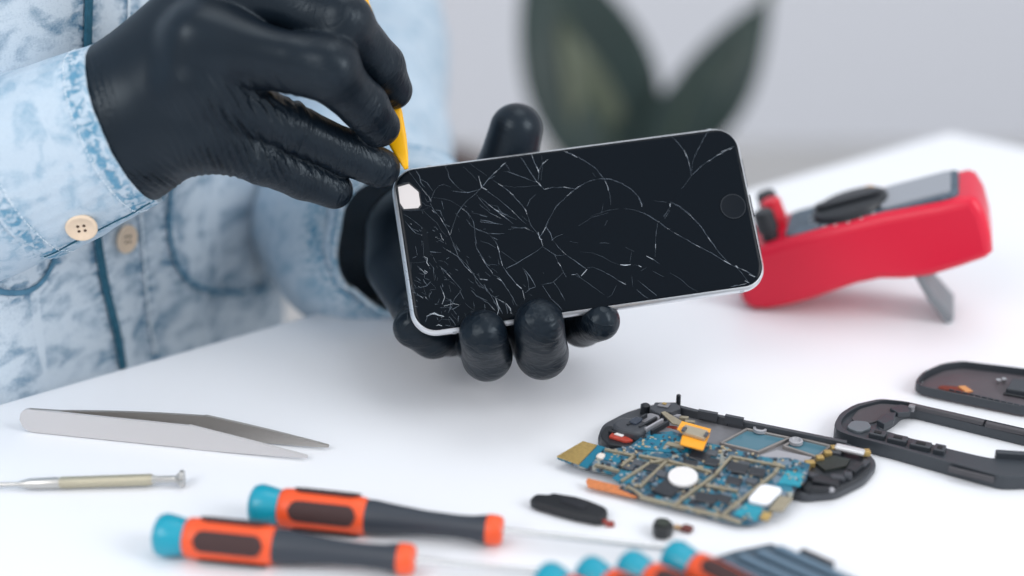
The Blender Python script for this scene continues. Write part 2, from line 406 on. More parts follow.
# crop (390,150)
for p, w, l in [
 ([(105,118),(140,165),(185,225),(215,262)],1.6,1), ([(150,120),(170,150),(178,190),(200,215)],2.2,1), ([(170,165),(215,190),(245,232)],1,1),
 ([(330,75),(320,100),(335,125),(340,160),(365,190),(400,225),(440,245)],1.4,1), ([(245,265),(255,235),(285,205),(310,198),(350,215)],1,1), ([(355,235),(400,242),(450,245),(490,235),(520,225)],1.6,1),
 ([(420,95),(460,130),(500,175)],1,2), ([(445,65),(490,100),(560,150)],1,2), ([(510,150),(520,185),(528,215),(560,230)],2.4,1), ([(576,160),(548,190),(522,222),(480,262),(440,295),(412,330),(385,370),(365,430),(348,490)],1.5,1),
 ([(240,270),(232,310),(255,350),(290,390),(320,440),(345,490),(360,530),(390,576)],1.5,1), ([(190,345),(230,385),(270,420),(300,470),(330,500)],1,2), ([(412,335),(450,365),(480,410),(487,450),(490,500),(500,540)],2,1),
 ([(440,400),(470,440),(520,465),(570,485)],1.4,1), ([(300,380),(290,350),(262,345)],1.2,1), ([(80,370),(120,395),(165,430),(190,450)],1.4,1), ([(85,410),(120,450),(165,470)],1.6,1), ([(110,440),(150,480),(210,500)],1.2,1),
 ([(60,330),(85,345),(120,350),(185,345),(230,330)],1,2), ([(500,260),(540,310),(576,350)],1,1), ([(470,360),(520,372),(560,378)],1,2), ([(290,480),(300,510),(310,520)],2.4,1), ([(190,480),(215,500),(195,530),(200,560)],1.8,1),
 ([(240,270),(300,280),(355,295),(410,330)],1,2), ([(70,190),(95,188)],2.2,1), ([(200,270),(215,300),(235,290),(220,260),(238,300)],2.2,1), ([(185,300),(205,318),(235,325)],1.6,2), ([(520,400),(550,405),(576,412)],1,2),
]: cr(390, 150, p, w, l)
for p, w, l in [
 ([(200,60),(235,68),(295,72)],2,1), ([(195,95),(215,105),(212,130),(225,150)],3,1), ([(180,170),(205,195),(215,185),(200,175)],2.4,1), ([(225,130),(250,160),(255,220)],1.2,1), ([(285,150),(310,175),(350,215),(390,260),(410,285)],1.4,1),
 ([(110,130),(160,130),(205,125)],1,2), ([(135,230),(160,240),(180,250)],2,1), ([(130,278),(170,275),(210,265),(235,240)],1.2,1), ([(235,245),(265,280)],1.8,1), ([(290,265),(305,300),(315,330),(300,370)],1.6,1),
 ([(300,40),(350,70),(390,95),(440,140),(485,200)],1.2,1), ([(360,20),(385,70),(395,105),(430,150),(490,210),(520,250),(560,290)],1.8,1), ([(490,10),(500,50),(530,95),(555,140),(576,150)],2,1), ([(525,225),(560,232)],2,1), ([(485,200),(495,240),(520,275)],1.4,1),
 ([(410,285),(395,310),(370,340),(355,385),(340,410)],1.3,1), ([(405,300),(425,340)],2,1), ([(310,380),(345,372),(365,365),(400,375)],2.4,1), ([(290,390),(330,385),(360,400),(395,380)],1.6,1), ([(230,430),(255,420),(275,432),(310,440),(295,448)],4.5,1),
 ([(210,440),(240,425),(275,430)],2.4,1), ([(205,470),(215,440),(240,428)],1.2,1), ([(265,495),(280,488),(300,495)],2.4,1), ([(320,490),(345,495),(370,500)],1.8,1), ([(340,440),(365,470),(378,492)],1.4,1), ([(280,470),(300,455),(350,460)],1.2,2),
 ([(340,260),(350,300)],1.4,2), ([(470,290),(500,325),(560,350)],1.4,1), ([(430,360),(500,420)],1,2), ([(325,110),(340,100)],2,1), ([(285,340),(275,365)],2,1), ([(500,320),(530,335)],1.8,1), ([(545,255),(560,300)],1.6,1), ([(180,10),(200,5)],2,1), ([(190,0),(195,95)],1,2),
 ([(350,340),(345,400),(335,420)],2,1), ([(370,370),(350,350),(340,340)],1.2,1)]: cr(390, 240, p, w, l)
for p, w, l in [
 ([(5,325),(20,320),(45,285),(85,265)],2.2,1), ([(45,285),(80,250),(120,215),(150,185)],1.2,1), ([(118,212),(132,200),(145,190)],3,1), ([(130,238),(160,240),(210,258),(280,285),(340,305)],1.2,1), ([(150,200),(175,240)],1.3,1),
 ([(235,158),(270,210),(305,265),(345,318),(370,342)],1.8,1), ([(340,305),(352,322)],4,1), ([(297,135),(315,190),(338,235),(335,290)],1.8,1), ([(338,235),(360,195),(390,170)],1.4,1), ([(333,230),(340,245)],4,1), ([(355,150),(360,210),(352,290)],1,2),
 ([(370,342),(420,330),(480,328),(550,340),(576,320)],1.3,1), ([(550,340),(500,380),(440,440),(400,510),(378,555)],1.4,1), ([(485,122),(530,140),(560,158)],2,1), ([(75,290),(130,325),(190,375),(240,430),(262,462),(280,510),(295,560)],1.7,1), ([(258,455),(268,470)],4,1),
 ([(270,440),(290,400),(322,370)],1.4,1), ([(10,330),(60,365),(120,410),(180,460),(240,520)],1.4,1), ([(0,390),(50,430),(95,465),(150,490),(210,515)],1.7,1), ([(80,455),(110,470)],4.5,1), ([(95,465),(140,500),(190,540)],1.5,1), ([(0,430),(60,480),(120,510)],1.2,1),
 ([(0,520),(50,525),(105,542)],2,1), ([(130,320),(200,330),(280,325),(345,318)],1,2), ([(180,560),(230,565),(270,560)],1.4,1), ([(0,490),(40,500)],1.4,1), ([(200,480),(240,520),(270,545)],1.6,1), ([(60,430),(100,440),(130,480),(165,490)],1.4,1)]: cr(480, 130, p, w, l)
for p, w, l in [
 ([(280,0),(300,40),(330,75),(350,110),(362,150)],2,1), ([(335,70),(345,110),(358,112)],3.6,1), ([(400,0),(380,40),(360,75),(345,95)],1.4,1), ([(380,40),(405,75),(418,115)],1.8,1), ([(412,118),(440,95),(480,80)],1.2,1), ([(418,115),(450,155),(495,200),(576,255)],1.2,1), ([(362,155),(400,180),(440,205),(495,200)],1.1,1),
 ([(362,150),(310,190),(250,225),(200,255),(150,280)],1.4,1), ([(430,200),(450,245),(475,290),(497,328)],1.8,1), ([(0,55),(40,75),(95,80),(140,78)],1.4,1), ([(0,10),(60,18),(130,25)],1.6,1), ([(160,55),(210,45),(260,45),(310,70)],1.4,1), ([(55,85),(90,125),(108,160),(115,210),(130,265),(165,315),(210,370),(245,405),(258,460)],2,1),
 ([(100,150),(112,185)],3,1), ([(100,260),(50,255),(30,250)],1,2), ([(150,280),(185,262),(215,250)],2,1), ([(245,275),(270,320),(280,375),(282,400)],1.6,1), ([(255,285),(285,320),(320,382)],2,1), ([(210,370),(240,395)],3.6,1), ([(0,200),(30,250),(75,310)],1.5,1), ([(75,315),(110,330),(150,390),(190,450),(215,495)],1.8,1),
 ([(100,335),(125,350)],4,1), ([(0,340),(45,345)],2.6,1), ([(20,370),(60,430),(100,500),(110,540)],1.6,1), ([(60,430),(120,465),(160,500),(190,545)],1.6,1), ([(110,460),(140,475)],3,1), ([(360,378),(385,415),(412,458)],1.8,1), ([(420,355),(455,400),(490,465)],1.6,1), ([(350,375),(420,360),(480,300)],1.2,1), ([(412,455),(450,490),(475,520)],1.4,1),
 ([(260,420),(290,395),(320,385)],1.2,1), ([(525,318),(560,310),(576,330)],2.2,1), ([(90,450),(110,510),(100,545)],3,1), ([(150,480),(175,510),(180,540)],2.6,1), ([(130,540),(110,500),(75,470)],1.6,1), ([(0,450),(50,480),(85,520)],1.4,1), ([(0,120),(50,135),(90,160)],1.1,2), ([(120,180),(170,215),(210,245)],1,2), ([(30,300),(60,325)],1.5,1), ([(145,470),(160,540)],2.2,1), ([(185,460),(195,490)],1.8,1)]: cr(480, 220, p, w, l)
for p, w, l in [
 ([(0,190),(50,215),(100,245),(150,280),(190,330),(215,380),(230,430),(233,490)],1.5,1), ([(0,420),(50,385),(110,352),(170,338),(230,340),(300,365),(360,405),(400,450),(415,500)],1.4,1), ([(395,450),(412,480),(415,500)],2.2,1), ([(315,510),(370,518),(420,535),(480,565)],1.3,1), ([(120,555),(200,525),(280,512)],1,2), ([(190,480),(180,535)],1,2), ([(130,305),(145,325)],1.6,2), ([(480,465),(560,475)],1,2), ([(573,480),(576,500)],2.4,1), ([(570,510),(540,555)],1.6,1)]: cr(570, 120, p, w, l)
for p, w, l in [
 ([(370,0),(430,20),(500,62),(560,105),(576,112)],1.6,1), ([(500,62),(515,70)],3,1), ([(545,50),(576,0)],1.2,1), ([(505,70),(495,150),(490,270)],1.3,1), ([(440,265),(480,285),(515,310)],2,1), ([(50,90),(120,45),(220,15)],1,2), ([(215,60),(200,90)],1.4,2), ([(60,240),(130,248),(190,270),(240,300),(290,318)],1,2), ([(290,315),(320,318),(350,314)],5,1), ([(395,320),(410,328)],3,1), ([(350,314),(395,320)],1,2),
 ([(320,215),(370,240)],1.2,2), ([(355,240),(345,300)],1,2), ([(0,275),(50,310),(95,340)],1.3,1), ([(98,342),(65,380)],3.2,1), ([(100,335),(130,328),(180,348),(240,380),(280,408),(320,430)],1.6,1), ([(280,408),(320,428)],2.4,1), ([(20,370),(60,390),(110,425),(170,470),(200,490)],1.1,2), ([(10,372),(30,370)],2.4,1), ([(355,380),(362,440)],1.2,2), ([(390,405),(440,445),(500,492)],1.5,1), ([(385,460),(420,490),(450,510)],1.8,1), ([(170,190),(225,192)],1.2,2), ([(440,330),(410,350)],1,2), ([(475,350),(540,385)],1,2), ([(270,430),(240,490),(215,505)],1,2), ([(0,180),(45,190)],1,2)]: cr(570, 210, p, w, l)
for p, w, l in [
 ([(5,90),(45,130),(80,175),(100,215),(112,260),(122,320)],1.7,1), ([(90,200),(98,208)],3.4,1), ([(222,60),(190,110),(160,170),(130,240),(122,320)],1.3,1), ([(122,320),(170,275),(220,238),(270,205),(320,178),(370,150)],1.6,1), ([(295,185),(325,172),(355,165)],3,1), ([(122,325),(95,360),(65,398)],1.3,2), ([(215,240),(232,232)],2.4,1), ([(0,470),(60,500),(110,540),(140,576)],1.4,1), ([(215,62),(250,55)],2,1), ([(0,500),(3,480)],3,1)]: cr(670, 120, p, w, l)
for p, w, l in [
 ([(0,10),(60,45),(130,100),(180,155),(220,215),(280,300),(345,370),(385,388)],1.5,1), ([(0,175),(70,215),(150,260),(240,305),(310,350),(345,370)],1.3,1), ([(378,378),(392,392)],4,1), ([(310,348),(350,372)],2.4,1), ([(385,390),(420,430),(450,475)],1.6,1), ([(385,388),(440,410),(500,445)],1.2,1), ([(455,428),(490,443)],3,1), ([(432,465),(455,478)],4,1), ([(350,500),(400,490),(440,482)],2,1), ([(0,420),(60,455),(110,500),(160,528)],1.2,2)]: cr(670, 200, p, w, l)
# short splinters clustered near the impact side
for k in range(120):
    x = 404+abs(rnd.gauss(0, 1))*48; y = rnd.uniform(200, 318) if k % 2 else rnd.uniform(265, 318)
    a = rnd.gauss(.9, .5); L = rnd.uniform(2, 9)
    if x > 590: continue
    CRK.append(([(x, y), (x+L*.5*math.cos(a)+rnd.uniform(-.6, .6), y+L*.5*math.sin(a)), (x+L*math.cos(a), y+L*math.sin(a))], rnd.uniform(.7, 1.5), rnd.choice((1, 1, 2))))
cb = MB()
for pts, w, lv in CRK:
    P = [face_uv(x, y, .00029)[:2] for x, y in pts]
    # jittered refinement so that the breaks look splintery
    Q = [P[0]]
    for a, b in zip(P[:-1], P[1:]):
        n = max(1, int(np.linalg.norm(b-a)/.0016)); nn = unit(np.append(b-a, 0))[[1, 0]]*[-1, 1]
        for i in range(1, n+1): Q.append(a+(b-a)*i/n+nn*(rnd.gauss(0, .00007) if i < n else 0))
    hw = []
    for i in range(len(Q)):
        e = math.sin(math.pi*(i+.35)/(len(Q)-.3)) ; hw.append(.000055*(.55+.45*w)*(0.35+.65*max(.15, e))*rnd.uniform(.45, 1.35))
    V = []; F = []
    for i, q in enumerate(Q):
        t = unit(np.append(Q[min(i+1, len(Q)-1)]-Q[max(i-1, 0)], 0)); nrm = np.array([-t[1], t[0]])
        for s in (1, -1): V.append((*(q+nrm*hw[i]*s), .00027+(.00004 if s > 0 else .00003)))
    for i in range(len(Q)-1): F.append((2*i, 2*i+1, 2*i+3, 2*i+2))
    for q in F: pass
    k = len(cb.v); cb.v += V
    for q in F:
        cb.f.append(tuple(i+k for i in q)); r = rnd.random()
        cb.mi.append(0 if (lv == 1 and (w > 2.3 or r < .10)) else 1 if (lv == 1 and r < .74) else 2)
cb.build('crack_line', None, PHONE, world=False, mats=[M['crack'], M['crackdim'], M['crackfaint']])
tag(PHONE.children[-1] if False else bpy.data.objects['crack_line'], kind='stuff')
# lightning port / speaker on the right short side, camera-side buttons stay hidden
MB().box((.0690, 0, -.0037), (.0007, .009, .0026)).build('charging_port', M['black'], PHONE, world=False)
for y in (.014, -.014): MB().box((.0690, y, -.0037), (.0006, .012, .0014)).build('speaker_slot', M['black'], PHONE, world=False)

# ------------------------------------------------------------------ the person
P0 = T(112, 367)                                             # where the shirt front meets the table edge
PERS = thing('person', [P0[0]-.12, P0[1]+.10, FLOORZ], 'person in a bleached denim shirt and black gloves repairing a phone', 'person')
def J(*a): return np.array(W(*a))

# -- hand on the left of the picture, prying
rw = J(112, 130, .532)
mI, mM, mR, mP = J(232, -22, .520), J(208, 44, .512), J(203, 90, .514), J(200, 132, .520)
palm = [(J(128, 88, .532), mI, .0185, .0135, None), (J(118, 112, .530), mM, .0195, .0135, None), (J(120, 140, .530), mR, .0195, .0125, None),
        (J(132, 160, .532), mP, .0150, .0120, None), (J(84, 142, .538), rw, .0240, .0245, (unit(FW), .9)), (J(150, 75, .545), J(235, 25, .560), .0150, .0130, None),
        (J(194, 38, .5035), J(193, 78, .5055), .0052, .0055, None), (J(196, 38, .5040), J(285, 56, .5050), .0050, .0050, None),
        (J(329, 64, .5062), J(334, 67, .5066), .0064, .0062, None), (J(341, 16, .5132), J(346, 20, .5136), .0064, .0062, None)]
fI = [(mI, .0120), (J(343, 24, .519), .0104), (J(380, 66, .536), .0092), (J(393, 90, .546), .0075)]
fM = [(mM, .0118), (J(329, 73, .512), .0103), (J(364, 106, .526), .0090), (J(379, 126, .536), .0080)]
fR = [(mR, .0118), (J(290, 127, .528), .0093), (J(345, 152, .540), .0086), (J(380, 168, .546), .0078)]
fP = [(mP, .0120), (J(262, 160, .530), .0090), (J(303, 178, .540), .0080), (J(334, 190, .546), .0073)]
fT = [(J(150, 70, .548), .0140), (J(235, 45, .565), .0120), (J(315, 70, .575), .0105), (J(368, 96, .566), .0090)]
def wr_right(V, st, dr, fn):
    g = grad(fn, V); N = g/np.linalg.norm(g, axis=1)[:, None]
    d = V-CAM; z = d@FW; px = 512+FPX*(d@RT)/z; py = 288-FPX*(d@UP)/z
    # fan of folds between the knuckles and the heel of the hand
    for (cx, cy, sx, sy, ang, wl, amp) in [(a_, b_, c_, d_, e_, f_, g_*2.7) for a_, b_, c_, d_, e_, f_, g_ in ((232, 120, 45, 35, 58, 8.5, .00062), (215, 160, 42, 22, 66, 6.5, .0005), (150, 178, 30, 16, 35, 6, .00045), (97, 130, 14, 60, 75, 6.0, .00035),
                                           (275, 165, 35, 16, 62, 7.5, .0005), (300, 105, 22, 14, 60, 9, .0003), (262, 100, 22, 20, 40, 8, .0004), (122, 182, 22, 14, 10, 5, .0004))]:
        a = math.radians(ang); u = (px-cx)*math.cos(a)+(py-cy)*math.sin(a); w = -(px-cx)*math.sin(a)+(py-cy)*math.cos(a)
        # (u,w): folds run along direction `ang`
        wgt = np.exp(-((px-cx)/sx)**2-((py-cy)/sy)**2)
        ph = w/wl*2*math.pi+3.0*noise1(u/26+w/50, 3)+4*noise1(w/17, 5)
        amp2 = amp*(.6+noise1(u/22+w/9, 9)*1.2)
        V = V+N*(amp2*wgt*(np.abs(np.sin(ph/2))-.6)*1.5)[:, None]
        st = st+.03*wgt
    return V, st, dr
G1 = glove('glove', palm, [fI, fM, fR, fP, fT], PERS, wrinkle=wr_right, kp=.012, kf=.010)

# -- hand on the right, holding the phone from behind
kw = J(424, 246, .615)
nI, nM, nR, nP = J(518, 250, .592), J(503, 274, .590), J(482, 292, .588), J(455, 305, .585)
palm2 = [(kw, nI, .0170, .0120, None), (kw, nM, .0180, .0120, None), (kw, nR, .0180, .0120, None), (J(412, 250, .605), nP, .0180, .0120, None),
         (J(425, 215, .660), kw, .0190, .0180, None), (J(408, 228, .600), J(475, 205, .600), .0170, .0135, None), (J(398, 268, .590), J(418, 302, .572), .0130, .0120, None)]
gI = [(nI, .0115), (J(572, 305, .588), .0098), (J(582, 324, .566), .0088), (J(600, 321, .546), .0077)]
gM = [(nM, .0115), (J(530, 335, .578), .0100), (J(542, 353, .545), .0098), (J(539, 324, .5275), .0094)]
gR = [(nR, .0112), (J(478, 340, .572), .0095), (J(487, 356, .543), .0093), (J(483, 334, .5285), .0090)]
gP = [(nP, .0112), (J(452, 333, .575), .0090), (J(433, 336, .562), .0086), (J(414, 327, .556), .0083)]
gT = [(J(420, 220, .605), .0150), (J(484, 212, .600), .0130), (J(506, 172, .580), .0124), (J(516, 130, .574), .0108)]
def wr_left(V, st, dr, fn):
    d = V-CAM; z = d@FW; px = 512+FPX*(d@RT)/z; py = 288-FPX*(d@UP)/z
    thumb = (py < 165) & (px > 470); st = np.where(thumb, .03, st)
    return V, st, dr
G2 = glove('glove', palm2, [gI, gM, gR, gP, gT], PERS, kp=.010, kf=.006, wrinkle=wr_left)
for p in (gT,): pass
a = G2.data.attributes['tipw']; vals = np.zeros(len(G2.data.vertices), np.float32); a.data.foreach_get('value', vals)
co = np.zeros(len(vals)*3, np.float32); G2.data.vertices.foreach_get('co', co); co = co.reshape(-1, 3)+np.array(PERS.location, np.float32)
d = co-CAM; py = 288-FPX*(d@UP)/(d@FW); vals[py < 200] = 0; a.data.foreach_set('value', vals)

# -- cloth tubes
def grid_mesh(name, pos, nu, nv, dn, seam, m, closed=True, thick=.0012):
    """pos[nu,nv,3]: u along, v around"""
    V = pos.reshape(-1, 3); F = []
    for i in range(nu-1):
        for k in range(nv if closed else nv-1):
            k2 = (k+1) % nv; F.append((i*nv+k, i*nv+k2, (i+1)*nv+k2, (i+1)*nv+k))
    o = mesh(name, V, F, m, PERS)
    a = o.data.attributes.new('dn', 'FLOAT_VECTOR', 'POINT'); a.data.foreach_set('vector', dn.reshape(-1).astype(np.float32))
    a = o.data.attributes.new('seam', 'FLOAT', 'POINT'); a.data.foreach_set('value', seam.reshape(-1).astype(np.float32))
    if thick:
        s = o.modifiers.new('thickness', 'SOLIDIFY'); s.thickness = thick; s.offset = -1
    return o
def frames(C):
    n = len(C); t = np.gradient(C, axis=0); t /= np.linalg.norm(t, axis=1)[:, None]
    A = np.zeros_like(C); a = unit(np.cross(t[0], FW))
    for i in range(n): a = unit(a-t[i]*(a@t[i])); A[i] = a
    return t, A, np.cross(t, A)
def tube_surface(ctrl, radii, nu, nv, fold, n=24, squash=None):
    C = np.array(smooth_path(ctrl, n)); R = np.array([float(r[0]) for r in smooth_path([[r] for r in radii], n)])
    s = np.concatenate([[0], np.cumsum(np.linalg.norm(np.diff(C, axis=0), axis=1))]); S = np.linspace(0, s[-1], nu)
    C = np.stack([np.interp(S, s, C[:, i]) for i in range(3)], 1); R = np.interp(S, s, R)
    t, A, B = frames(C); th = np.linspace(0, 2*math.pi, nv, endpoint=False)
    Sg, Tg = np.meshgrid(S, th, indexing='ij')
    r = R[:, None]+fold(Sg, Tg)
    D = A[:, None]*np.cos(th)[None, :, None]+B[:, None]*np.sin(th)[None, :, None]
    pos = C[:, None]+D*r[..., None]
    dn = np.stack([Tg*R.mean()*1000, Sg*1000, 0*Sg], -1)
    return pos, dn, Sg, Tg, C, R, D

# near sleeve: cuff opening at the glove, elbow out of frame on the left
c0 = J(130, 124, .534); c1 = J(-160, 240, .552)
ax = unit(c1-c0)
def fold1(S, Tg): return .0012*np.sin(S*130+2*np.sin(Tg*2))*np.clip(S/.05, 0, 1)+.0026*noise1(S*40+Tg*1.3, 2)*np.clip(S/.03, .15, 1)
pos, dn, Sg, Tg, Cc, Rr, Dd = tube_surface([c0+ax*.040, c0+ax*.09, c1, c1+ax*.12], [.0345, .039, .046, .052], 160, 150, fold1)
sm = np.exp(-((Sg-.004)/.006)**2)*.9
grid_mesh('sleeve', pos, 160, 150, dn, sm, M['denim'])
nu, nv = 90, 240
def foldc(S, Tg): return .0007*noise1(S*120+Tg*5, 4)+.0006*np.sin(Tg*3+S*60)+.0004*noise1(Tg*14, 8)
pos, dn, Sg, Tg, Cc, Rr, Dd = tube_surface([c0, c0+ax*.024, c0+ax*.048], [.0312, .0338, .0362], nu, nv, foldc)
# the overlap edge of the cuff: runs along the arm on the lower front
def cam_ang(px, py):                                         # angle around the cuff of the surface seen at a pixel
    d = pos-CAM; z = d@FW; x = 512+FPX*(d@RT)/z; y = 288-FPX*(d@UP)/z
    e = (x-px)**2+(y-py)**2+((z-c0@FW+CAM@FW) > .0)*1e4
    i = np.unravel_index(np.argmin(e), e.shape); return i
io = cam_ang(78, 250); th0 = Tg[io]
edge = np.exp(-((Sg-.0045)/.0042)**2)
sm = np.clip(edge*1.0+np.exp(-((Sg-.0440)/.004)**2)*.9+np.exp(-(((Tg-th0)*.034)/.0035)**2)*1.0, 0, 1)
cuff = grid_mesh('cuff', pos, nu, nv, dn, sm, M['denim'], thick=.0022)
def on_cuff(s, th, off=.0024):
    i = np.clip(s/.048*(nu-1), 0, nu-1); k = (th % (2*math.pi))/(2*math.pi)*nv
    i = int(round(i)); k = int(round(k)) % nv; return pos[i, k]+Dd[i, k]*off
# stitch lines round the opening, round the far edge and along the overlap
for s in (.0075, .0405):
    b = MB(); n = 110
    for k in range(n):
        a0, a1 = 2*math.pi*k/n, 2*math.pi*(k+.62)/n
        b.tube([on_cuff(s, a0, .0000), on_cuff(s, (a0+a1)/2, .0003), on_cuff(s, a1, .0000)], .00018, 5)
    b.build('stitching', M['stitch'], cuff)['kind'] = 'stuff'
b = MB(); b.tube([on_cuff(s, th0+.02, .0002) for s in np.linspace(.001, .047, 30)], .00035, 6); b.build('overlap_edge', M['seam'], cuff)
ib = cam_ang(81, 224); bp = pos[ib]+Dd[ib]*.0008; bn = unit(Dd[ib]*.75-FW*.45)
def button(p, n, r, name='button', seg=36):
    n = unit(n)
    o = MB().lathe([(-.0004, .0001), (-.0004, r*.86), (.0004, r*.99), (.0012, r), (.0017, r*.94), (.0018, r*.84), (.0014, r*.74), (.0013, r*.0001)], p, n, seg, caps=False).build(name, M['button'], PERS, auto=60)
    u = unit(np.cross(n, UP)); w = np.cross(n, u); h = MB()
    for a in (45, 135, 225, 315):
        a = math.radians(a+10); h.lathe([(.00125, r*.105), (.00142, r*.105)], p+u*math.cos(a)*r*.27+w*math.sin(a)*r*.27, n, 10)
    h.build('thread_hole', M['hole'], o); return o
button(bp, bn, .0058)

# far sleeve: upper arm hangs down, forearm comes forward to the phone
kc = J(407, 245, .612)
elb = J(360, 110, .86)
ax2 = unit(J(378, 190, .75)-kc)
def fold2(S, Tg): return .0042*noise1(S*32+Tg*1.1, 12)+.0022*np.sin(S*75+1.7*np.sin(Tg+1))*np.clip(S/.05, 0, 1)+.002*noise1(S*70+Tg*2.2, 15)
pos2, dn2, S2, T2, C2_, R2, D2 = tube_surface([kc+ax2*.03, J(352, 234, .69), elb, J(345, -120, .92), J(320, -420, .97)], [.0365, .046, .054, .060, .068], 170, 110, fold2)
grid_mesh('sleeve', pos2, 170, 110, dn2, np.exp(-((S2-.01)/.01)**2), M['denim'])
pos3, dn3, S3, T3, C3, R3, D3 = tube_surface([kc, kc+ax2*.022, kc+ax2*.045], [.0325, .0355, .0390], 40, 120, lambda S, Tg: .0022*noise1(Tg*2.4, 21)+.001*np.sin(Tg*5)+.0008*noise1(S*90+Tg*3, 5))
cuff2 = grid_mesh('cuff', pos3, 40, 120, dn3, np.clip(np.exp(-((S3-.004)/.004)**2)+np.exp(-((S3-.042)/.004)**2), 0, 1), M['denim'], thick=.0024)
b = MB()
for k in range(80):
    i = 7; q = lambda kk: pos3[i, int(kk/80*120) % 120]+D3[i, int(kk/80*120) % 120]*.0003
    b.tube([q(k), q(k+.6)], .0003, 5)
b.build('stitching', M['stitch'], cuff2)['kind'] = 'stuff'

# torso
Fd = np.array([.87, -.49, 0]); Fd /= np.linalg.norm(Fd); Sd = np.array([-Fd[1], Fd[0], 0])
en2 = -en                                                    # from the table edge to the person
HA, HB = .212, .100
front = P0+en2*.022
TC = np.array([*(front-Fd*HB)[:2], 0])
def torso_pos(z, th):                                        # th measured from the front, + towards the person's left
    k = np.clip((z+.10)/.55, 0, 1)
    a = HA*(1+.10*np.sin(k*math.pi))*np.where(z > .40, np.sqrt(np.clip(1-((z-.40)/.13)**2, .03, 1)), 1); bb = HB*(1+.12*k)*np.where(z > .40, np.sqrt(np.clip(1-((z-.40)/.13)**2, .03, 1)), 1)
    e = .0045*noise1(th*4+z*5, 31)+.0035*noise1(th*9-z*14, 33)+.005*noise1(z*16+th*2, 35)+.0028*np.sin(th*26)*np.clip(-z*6+.7, 0, 1)
    c = TC+0*z[..., None]
    return c+Sd*((a+e)*np.sin(th))[..., None]+Fd*((bb+e)*np.cos(th))[..., None]+np.array([0, 0, 1])*z[..., None]
nu, nv = 170, 260
Zg, Tt = np.meshgrid(np.linspace(-.22, .52, nu), np.linspace(-math.pi, math.pi, nv, endpoint=False), indexing='ij')
tp = torso_pos(Zg, Tt); dnT = np.stack([Tt*125, Zg*1000, 0*Zg], -1)
dT = tp-CAM; zT = dT@FW; xT = 512+FPX*(dT@RT)/zT; yT = 288-FPX*(dT@UP)/zT
NT = Fd*np.cos(Tt)[..., None]/HB+Sd*np.sin(Tt)[..., None]/HA; NT /= np.linalg.norm(NT, axis=-1)[..., None]
facing = ((CAM-tp)*NT).sum(-1) > 0
def torso_hit(px, py):
    e = (xT-px)**2+(yT-py)**2+(~facing)*1e6; e = e-e.min()*0; w = np.exp(-(e-e.min())/(2*6.0**2)); w /= w.sum()
    A_ = (tp*w[..., None]).sum((0, 1)); r_ = ray(px, py); n_ = unit((NT*w[..., None]).sum((0, 1)))
    return CAM+r_*(((A_-CAM)@n_)/(r_@n_)), n_, None
seamT = np.zeros_like(Zg)
def seam_path(pts, name, r=.0016, flat=.5, material='seam', wear=7, parent=None, n=10):
    q = smooth_path([[*p] for p in pts], n); P = []; Nn = []
    for p in q:
        w, nn, i = torso_hit(*p); P.append(w+nn*.001); Nn.append(nn)
        seamT[:] = np.maximum(seamT, np.exp(-((xT-p[0])**2+(yT-p[1])**2)/(2*wear**2))*facing*.9)
    P = [np.mean(P[max(0, i-1):i+2], axis=0) for i in range(len(P))]
    return (P, Nn, name, r, flat, material)
SP = []
SP.append(seam_path([(88, -60), (87, 0), (86, 50), (88, 120), (92, 190), (97, 245), (105, 290), (115, 330), (122, 370)], 'placket_edge', .0022, .5))
SP.append(seam_path([(178, 150), (170, 190), (168, 230), (175, 262), (192, 284), (222, 292), (252, 290), (276, 280), (288, 262), (294, 235)], 'pocket_seam', .0012, .5, 'seam2'))
SP.append(seam_path([(-20, 286), (5, 292), (25, 291), (40, 282), (52, 262), (60, 240)], 'pocket_seam', .0012, .5, 'seam2'))
SP.append(seam_path([(128, -40), (127, 40), (132, 120), (138, 200), (146, 300), (154, 356)], 'placket_stitch', .0006, .5, 'stitch', 6))
shirt = grid_mesh('shirt', tp, nu, nv, dnT, np.clip(seamT, 0, 1), M['denim_body'], thick=0)
for P, Nn, nm, r, fl, ma in SP:
    MB().tube(P, r, 8, flat=fl, nrm=Nn).build(nm, M[ma], shirt)
w, nn, _ = torso_hit(122, 238); button(w+nn*.002, nn, .0062, seg=24)

# ------------------------------------------------------------------ opening tool
ta, tbp = J(337, -48, .562), J(406.5, 169, .5465)
SPUD = thing('spudger', tbp, 'bright yellow plastic pry tool wedged at the corner of the cracked phone', 'pry tool')
tdir = unit(tbp-ta); L = np.linalg.norm(tbp-ta); sd = unit(np.cross(tdir, FW)); nd = np.cross(sd, tdir)
V = []; F = []; prof = [(0, .0048, .0022), (.02, .0060, .0024), (L-.045, .0060, .0024), (L-.034, .0058, .0022), (L-.022, .0052, .0019), (L-.012, .0038, .0014), (L-.006, .0025, .0010), (L-.002, .0014, .0007), (L, .0008, .0005)]
for t, wd, thk in prof:
    for k in range(16):
        a = 2*math.pi*k/16; e = lambda x: math.copysign(abs(x)**.6, x); V.append(ta+tdir*t+sd*wd*e(math.cos(a))+nd*thk*e(math.sin(a)))
for i in range(len(prof)-1):
    for k in range(16): F.append((i*16+k, i*16+(k+1) % 16, (i+1)*16+(k+1) % 16, (i+1)*16+k))
F += [tuple(range(16))[::-1], tuple((len(prof)-1)*16+k for k in range(16))]
o = mesh('blade', V, F, M['yellow'], SPUD)

